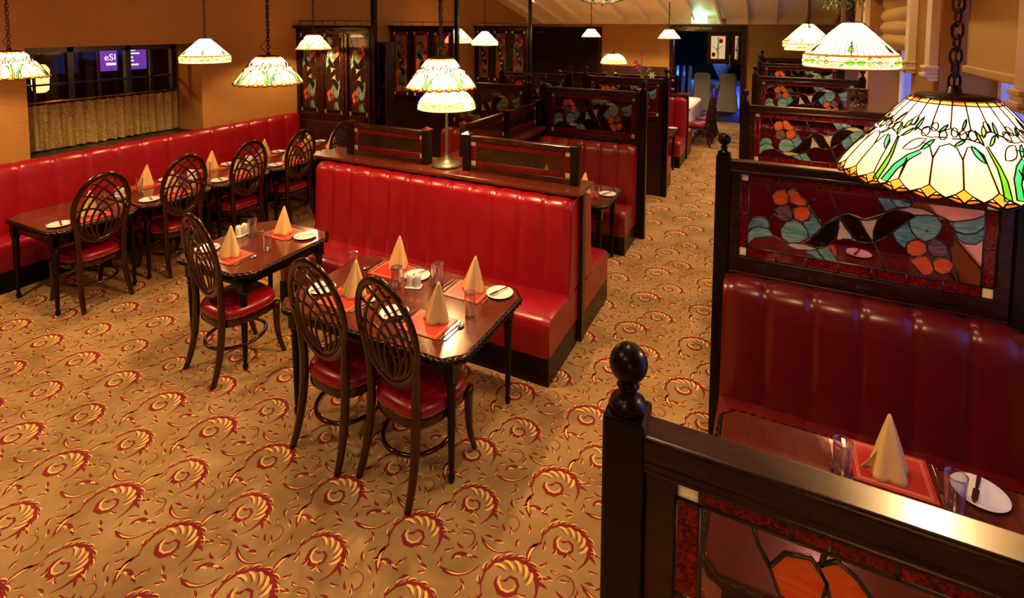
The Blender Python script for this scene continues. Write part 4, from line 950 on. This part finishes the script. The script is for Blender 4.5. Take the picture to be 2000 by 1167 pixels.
for k in range(5):
    y = rowy[k]
    if k: setting('at the banquette side of the %s table in the wall row' % rown[k], -6.06, y+.04, -PI/2, (-.24, -.02), glass_at=(.16, .17), nrz=.4+.3*k)
    setting('at the chair side of the %s table in the wall row' % rown[k], -5.53, y+.02, PI/2, (-.25, .0), nap=(0, .05), glass_at=(.17, .19), items='mnpbfksg', nrz=.8)
setting('on the aisle end of the booth table behind the near bench', -1.72, 5.30, PI, (-.21, -.06), nap=(.02, .03), glass_at=(-.14, .12), items='mnpbksg')
setting('on the inner end of the booth table behind the near bench', -2.22, 5.38, PI, (-.25, 0), items='mnp')
setting('in the left island booth, nearest the ledge lamp', -3.05, 4.98, 0, (-.25, 0), items='mnp')
setting('in the left island booth, far side', -3.20, 5.28, PI, (-.25, 0), items='mnpg')
setting('at the bench side of the right booth table under the large lamp', .465, 2.475, PI, (-.28, -.01), nap=(.01, .02), glass_at=(.175, .10), items='mnpbfk', nrz=.9)
put('spoon', 'spoon left of the scarlet mat in the near right booth', 'spoon', (.268, 2.452, .751), PI, 'spoons'); put('tumbler', 'tumbler standing over the cutlery left of the mat in the near right booth', 'glass', (.290, 2.36, .751), 0, 'clear tumblers')
put('tumbler', 'tumbler between the mat and the side plate in the near right booth', 'glass', (.64, 2.36, .751), 0, 'clear tumblers')
put('plate', 'white side plate half hidden by the nearest screen rail', 'plate', (.085, 2.235, .751), 0, 'white side plates')
setting('in the second right booth', .35, 4.80, PI, (-.28, 0), items='mnpb'); setting('across the table in the second right booth', .35, 4.34, 0, (-.28, 0), items='mnpg')
setting('on the far booth table by the aisle', -1.75, 9.35, PI, (-.22, -.05), items='mnpg')
put('cruet', 'white salt and pepper set on the four-place table', 'cruet set', (-2.12, 2.85, .751), .35, 'salt and pepper sets')
put('cruet', 'white salt and pepper set at the far edge of the small two-place table', 'cruet set', (-3.93, 2.93, .751), PI/2, 'salt and pepper sets')
for k in (1, 2, 3): put('cruet', 'white salt and pepper set on the %s table in the wall row' % rown[k], 'cruet set', (-5.93, rowy[k]-.29, .751), .2, 'salt and pepper sets')
put('tumbler', 'tall tumbler between the two bench places of the four-place table', 'glass', (-2.0, 2.97, .751), 0, 'clear tumblers')
put('tumbler', 'tumbler beside the salt set on the four-place table', 'glass', (-2.22, 2.79, .751), 0, 'clear tumblers')
put('tumbler', 'tumbler behind the napkin on the small two-place table', 'glass', (-3.84, 2.97, .751), 0, 'clear tumblers')
# ------------------------------------------------------------------ lamps
E_ = 52
pendant('tree', -5.78, 2.19, 2.05, 1.04, E_, 'tree-patterned pendant cut by the left picture edge', rz=.3)
pendant('skirt', -5.72, 3.88, 2.07, .68, E_, 'flower-skirted pendant over the wall row, beside the window recess', rz=.2)
pendant('tree', -3.52, 2.90, 2.05, 1.0, E_, 'tree-patterned pendant over the small two-place table', rz=.9)
pendant('tree', -5.98, 5.70, 2.15, 1.0, E_, 'tree-patterned pendant in front of the banquette screen', thin=True, rz=.5)
pendant('tree', -1.97, 2.96, 2.095, .92, E_*1.5, 'tree-patterned pendant over the four-place table', rz=.15)
pendant('skirt', -4.60, 8.30, 2.15, .62, E_*1.3, 'small white pendant in front of the farthest leaded screen', thin=True)
pendant('skirt', -5.95, 9.6, 2.13, .75, E_*1.5, 'white pendant half hidden behind the middle pole', thin=True)
pendant('tree', -4.25, 13.3, 2.22, 1.0, E_*2, 'small pendant before the far brown doors', thin=True)
pendant('tree', -2.30, 13.3, 2.205, 1.08, E_*2, 'small pendant left of the green exit light', thin=True)
pendant('skirt', .50, 4.62, 2.205, .82, E_*1.2, 'large flower-skirted pendant over the second right booth', rz=.3)
pendant('skirt', .36, 7.3, 2.22, .68, E_, 'left one of two white pendants behind the skirted pendant')
pendant('skirt', .47, 9.9, 2.17, .95, E_, 'white pendant between the skirted pendant and its neighbour', thin=True)
pendant('big', .395, 1.64, 2.14, .93, E_*.55, 'large tree-patterned pendant cut by the right picture edge', rz=1.32)
def table_lamp(loc, label, e):
    t = thing('table_lamp', label, 'table lamp', loc, 0, 'leaded glass table lamps')
    b = MB(); b.lathe([(.13, 0), (.135, .01), (.125, .022), (.08, .035), (.045, .055), (.025, .08), (.016, .11), (.014, .30), (.012, .56), (.02, .60), (0, .62)], (0, 0, 0), 28); b.build('stand', M['bronze'], t)
    def prof(v): return (.257*(1-v**2.2*.58)-.0, .52+.19*v)
    lampshade(t, .257, .1, .19, 3, TB1, TBL, tb_bg, prof, 0, 100, 44, .0018)
    c = MB(); c.lathe([(.112, .705), (.08, .72), (.02, .735), (.012, .76), (0, .775)], (0, 0, 0), 20); c.build('cap', M['iron'], t)
    point('lamp_bulb', (loc[0], loc[1], loc[2]+.60), e, rad=.035); return t
M['bronze'] = simple('grey_green_bronze', (.07, .07, .05), .38, .6)
table_lamp((-2.615, 4.02, 1.241), 'table lamp with leafy glass shade standing on the middle ledge', E_*1.1)
table_lamp((-2.86, 10.43, 1.241), 'table lamp with leafy glass shade on the far ledge', E_*.6)
# inverted glass bowl high up
bw = thing('bowl_lamp', 'leaded bowl lamp hanging high, only its underside showing at the top edge', 'pendant lamp', (-2.04, 6.83, 2.79))
def prof(v): return (.40*math.sin(v*PI/2)+.004, .17*(1-math.cos(v*PI/2)))
BP = [('t', leaf(.1, .9, .3, .4, .1)), ('p', arc_pts(.5, .7, .12, .15)), ('g', leaf(.6, .3, .9, .6, .09)), ('p', arc_pts(.2, .2, .15, .1)), ('r', arc_pts(.82, .85, .1, .1))]
lampshade(bw, .4, .1, .2, 8, BP, [[(0, 0), (0, 1)], [(0, .6), (1, .6)]], lambda u, v: 'w' if v > .5 else 'y', prof, 0, 24, 24, .003)
f_ = MB(); f_.lathe([(0, -.04), (.008, -.03), (.006, -.01), (.02, .0), (.0, .012)], (0, 0, 0), 12); f_.build('drop_finial', M['copper'], bw)
cc = MB()
for k in range(3): a = 2*PI*k/3; cc.tube([(.39*math.cos(a), .39*math.sin(a), .17), (0, 0, .8), (0, 0, ceil_z(6.83)-2.79)], .006, 5)
cc.build('chains', M['pendbr'], bw)
# ------------------------------------------------------------------ window dressing and things beyond the hall window
cu = thing('cafe_curtain', 'gold brocade half curtain across the window recess', 'curtain', (XL-.50, 2.74, 1.62))
def CS(u, v):
    y = 1.78*u+.012*math.sin(u*60)*v; return (.028*math.sin(u*2*PI*17+1.5*math.sin(u*9))*(.35+.65*v)+.01, y, -.02-.505*v-.012*abs(math.sin(u*2*PI*8.5)))
m = MB(); m.grid(CS, 240, 14); m.build('curtain_cloth', M['curtain'], cu)
rd = MB(); rd.tube([(0, -.03, 0), (0, 1.80, 0)], .010, 8); rr = rd.build('curtain_rod', M['brass'], cu)
rg = MB()
for i in range(13): rg.tube([(.014*math.cos(a), .03+i*.145, .014*math.sin(a)) for a in [2*PI*k/10 for k in range(10)]], .003, 5, closed=True)
rg.build('curtain_rings', M['brass'], cu)
def screen(y0, y1, txt, label):
    t = thing('display_screen', label, 'screen', (-8.5, y0, 1.83)); W = y1-y0
    bx('screen_body', M['black'], t, -.03, 0, -.01, W+.01, -.01, .33); s = bx('lit_panel', emit('violet_display', (.16, .05, .95), 1.3), t, .0005, .003, 0, W, 0, .32)
    wm = emit('white_lettering', (.9, .85, 1), 2.2)
    if txt:
        text_obj('lettering', txt, .13, wm, s, (.005, W*.62, .19), (PI/2, 0, PI/2), .001); b = MB(); b.box(.003, .006, W*.40, W*.92, .08, .115); b.build('caption_bar', wm, s)
    else:
        b = MB()
        for z, l in ((.275, .38), (.225, .62), (.17, .22), (.12, .25), (.06, .55)): b.box(.003, .006, .075, .075+(W-.08)*l*.95, z, z+.022)
        b.build('text_lines', wm, s)
screen(4.19, 4.43, 'eSI', 'violet display with white letters behind the left window bars'); screen(4.52, 4.83, None, 'violet display with rows of white lines behind the right window bars')
sl = thing('strip_light', 'warm strip lamp high in the hall, seen through the leftmost window pane', 'lamp', (-8.9, 3.30, 2.24)); bx('lit_tube', emit('strip_glow', (1, .55, .2), 3), sl, -.03, .03, 0, .55, 0, .05)
hl = thing('hall_lantern', 'bright warm wall lamp in the hall seen through the leftmost window pane', 'wall lamp', (-8.6, 3.56, 1.60)); s_ = MB(); s_.lathe([(.05, 0), (.085, .03), (.10, .30), (.06, .36), (0, .37)], (0, 0, 0), 16); s_.build('lantern_glass', emit('lantern_light', (1, .62, .22), 5), hl)
point('hall_light', (-8.3, 3.3, 2.4), 50, WARM); point('hall_light', (-9.3, 5.6, 2.6), 10, WARM)
pk = MB()
for i in range(6): pk.box(-10.3+.1*i*0, -10.2, 4.0+i*.5, 4.25+i*.5, .9, 2.3)
tag(pk.build('panelled_cabinet', M['wood'], None), 'dark panelled cabinet in the hall beyond the window bars', 'cabinet')
# ------------------------------------------------------------------ small fittings
ex = thing('exit_sign', 'green-white illuminated exit box on the far wall above the doorway', 'sign', (-1.77, 14.55, 2.60))
bx('sign_housing', simple('sign_housing', (.6, .7, .65), .4), ex, -.20, .20, 0, .05, .16, .20); bx('lit_face', emit('exit_light', (.55, 1, .80), 3), ex, -.19, .19, .005, .04, -.02, .16, bevel=.01)
s_ = MB(); s_.tube([(0, .03, .2), (0, .03, ceil_z(14.55)-2.60)], .012, 6); s_.build('hanger', M['steel'], ex)
point('exit_glow', (-1.77, 14.40, 2.72), 9, (.25, 1, .62), .04)
sg = thing('door_sign', 'faint gilt lettering on the dark frame over the far doorway', 'sign', (-1.80, YF-.055, 2.45)); text_obj('lettering', 'GARDEN ROOM', .085, M['matgold'], sg, (0, 0, 0), (PI/2, 0, 0), .002)
fa = thing('alarm_box', 'small red alarm box high on the far wall', 'alarm', (-5.75, YF-.002, 2.58)); bx('alarm_case', simple('alarm_red', (.45, .01, .01), .4), fa, -.05, .05, -.04, 0, -.06, .06, bevel=.006)
bx('alarm_grille', M['black'], fa, -.02, .02, -.043, -.04, -.02, .02)
ca = thing('ceiling_detector', 'small brass detector below the rafters right of the exit box', 'detector', (-1.18, 14.7, 2.60)); s_ = MB(); s_.lathe([(0, -.05), (.03, -.045), (.03, .0), (.05, .01), (.05, .10), (0, .10)], (0, 0, 0), 14); s_.build('detector_body', M['brass'], ca)
pp = thing('door_closer', 'small brass plate at the top of the far brown door', 'door closer', (-6.45, YF-.052, 2.30)); bx('closer_body', M['brass'], pp, 0, .22, -.03, 0, 0, .04)
# mosaic box on the rail of the third right-hand screen
mo = thing('mosaic_box', 'glittering mosaic candle box standing on the rail of the third right-hand screen', 'candle holder', (.69, 5.75, 1.748))
bx('box_body', simple('dark_mosaic_grout', (.05, .02, .012), .5), mo, -.075, .075, -.05, .05, 0, .195)
g = MB(); random.seed(11)
for i in range(130):
    x, z = random.uniform(-.068, .06), random.uniform(.004, .18); s_ = random.uniform(.009, .019)
    if i < 90: g.box(x, x+s_, -.056, -.049, z, z+s_, random.choice((0, 0, 1, 2)))
    else: y = random.uniform(-.045, .035); g.box(.074, .081, y, y+s_, z, z+s_, random.choice((0, 1, 2)))
g.build('mosaic_tiles', [simple('mirror_tile', (.9, .85, .8), .05, 1), simple('amber_tile', (.7, .3, .06), .15, coat=.5), simple('brown_tile', (.12, .03, .02), .15, coat=.5)], mo)
# flowers on the far ledge
fv = thing('flower_vase', 'slim vase of pink orchids and a white lily on the far ledge', 'vase of flowers', (-2.28, 10.40, 1.241))
s_ = MB(); s_.lathe([(.03, 0), (.035, .02), (.022, .1), (.028, .30), (.026, .30), (.02, .1), (.0, .02)], (0, 0, 0), 18, 0, True, False); s_.build('vase', clear, fv)
gm = simple('leaf_green', (.10, .28, .05), .5); s_ = MB()
for dx, dz in ((-.12, .55), (-.02, .70), (.10, .42), (.16, .33), (-.06, .48)): s_.tube(bez((0, 0, .05), (dx*.1, 0, .3), (dx*.5, 0, dz*.8), (dx, 0, dz), 8), .007, 5)
s_.build('stems', gm, fv)
def petals(name, c, m_, r, n, parent, tilt=.3):
    b = MB()
    for i in range(n):
        a = 2*PI*i/n
        def P(u, v): w = math.sin(PI*v)**.7*.42*r; return (c[0]+math.cos(a)*r*v-math.sin(a)*w*(u-.5), c[1]-.03*v*tilt, c[2]+math.sin(a)*r*v+math.cos(a)*w*(u-.5))
        b.grid(P, 3, 6)
    b.build(name, m_, parent, solid=.002)
pk_ = simple('orchid_pink', (.75, .06, .30), .5); wh = simple('lily_white', (.85, .82, .70), .5)
for c, r in (((-.13, 0, .56), .06), ((-.09, -.01, .47), .07), ((-.04, 0, .42), .06), ((-.015, 0, .70), .055), ((-.06, .01, .50), .05)): petals('orchid_bloom', c, pk_, r, 5, fv)
petals('lily_bloom', (.18, 0, .32), wh, .085, 6, fv); petals('lily_bud', (.12, 0, .44), simple('bud_green', (.5, .5, .15), .5), .07, 3, fv)
# evergreen garland on the skirted pendant's chain
pendant('tree', .45, -.75, 2.1, 1.0, E_, 'tree-patterned pendant over the booth behind the viewer')
ga = thing('evergreen_garland', 'bunch of evergreen twigs with red berries hanging over the skirted pendant', 'garland', (.50, 4.62, 2.72)); b = MB(); br = MB(); random.seed(5)
for i in range(800):
    a = random.uniform(0, 2*PI); r = random.uniform(.01, .16); x, y, z = r*math.cos(a)-.06, r*math.sin(a), random.uniform(-.02, .22)-.35*r
    d = Vector((random.uniform(-1, 1), random.uniform(-1, 1), random.uniform(-1.2, .6))).normalized()*.05; n_ = d.cross(Vector((0, 0, 1))).normalized()*.006
    b.add([(x, y, z), (x+d.x*.5+n_.x, y+d.y*.5+n_.y, z+d.z*.5+n_.z), (x+d.x, y+d.y, z+d.z), (x+d.x*.5-n_.x, y+d.y*.5-n_.y, z+d.z*.5-n_.z)], [(0, 1, 2, 3)])
    if i % 28 == 0: br.lathe([(0, -.010), (.009, -.004), (.009, .004), (0, .010)], (x, y, z), 8)
tag(b.build('twigs', simple('pine_green', (.03, .13, .035), .6), ga), kind='stuff'); br.build('berries', simple('berry_red', (.5, .02, .02), .3), ga)
# ceiling downlights: one real among the rafters, most others added as fill
for i, (x, y, z, e) in enumerate(DOWN):
    z = ceil_z(y)-.02 if y > 7 else 4.59
    t = thing('downlight', ['added ceiling downlight over the open carpet', 'unseen ceiling downlight above the wall row of tables', 'added ceiling downlight above the aisle by the near screen', 'added ceiling downlight over the left island booth', 'added ceiling downlight above the middle of the aisle', 'added ceiling downlight far down the aisle', 'small ceiling downlight among the rafters left of the bowl lamp', 'unseen ceiling downlight behind the viewer', 'added ceiling downlight by the right-hand windows', 'added ceiling downlight over the farther right-hand booths', 'added ceiling downlight among the rafters above the far ledge'][i], 'downlight', (x, y, z), 0, 'ceiling downlights')
    s_ = MB(); s_.lathe([(.075, 0), (.075, .012), (.055, .012), (.05, .03), (.0, .03)], (0, 0, -.02), 20); s_.build('trim_ring', M['steel'], t)
    s_ = MB(); s_.lathe([(0, -.004), (.045, -.002), (.045, .004), (0, .006)], (0, 0, -.012), 16); s_.build('lens', emit('downlight_lens', (1, .85, .6), 12), t)
    spot('downlight_beam', (x, y, z-.06), e, 1.9 if i < 6 else 2.4, (1, .70, .38), .05, .9)
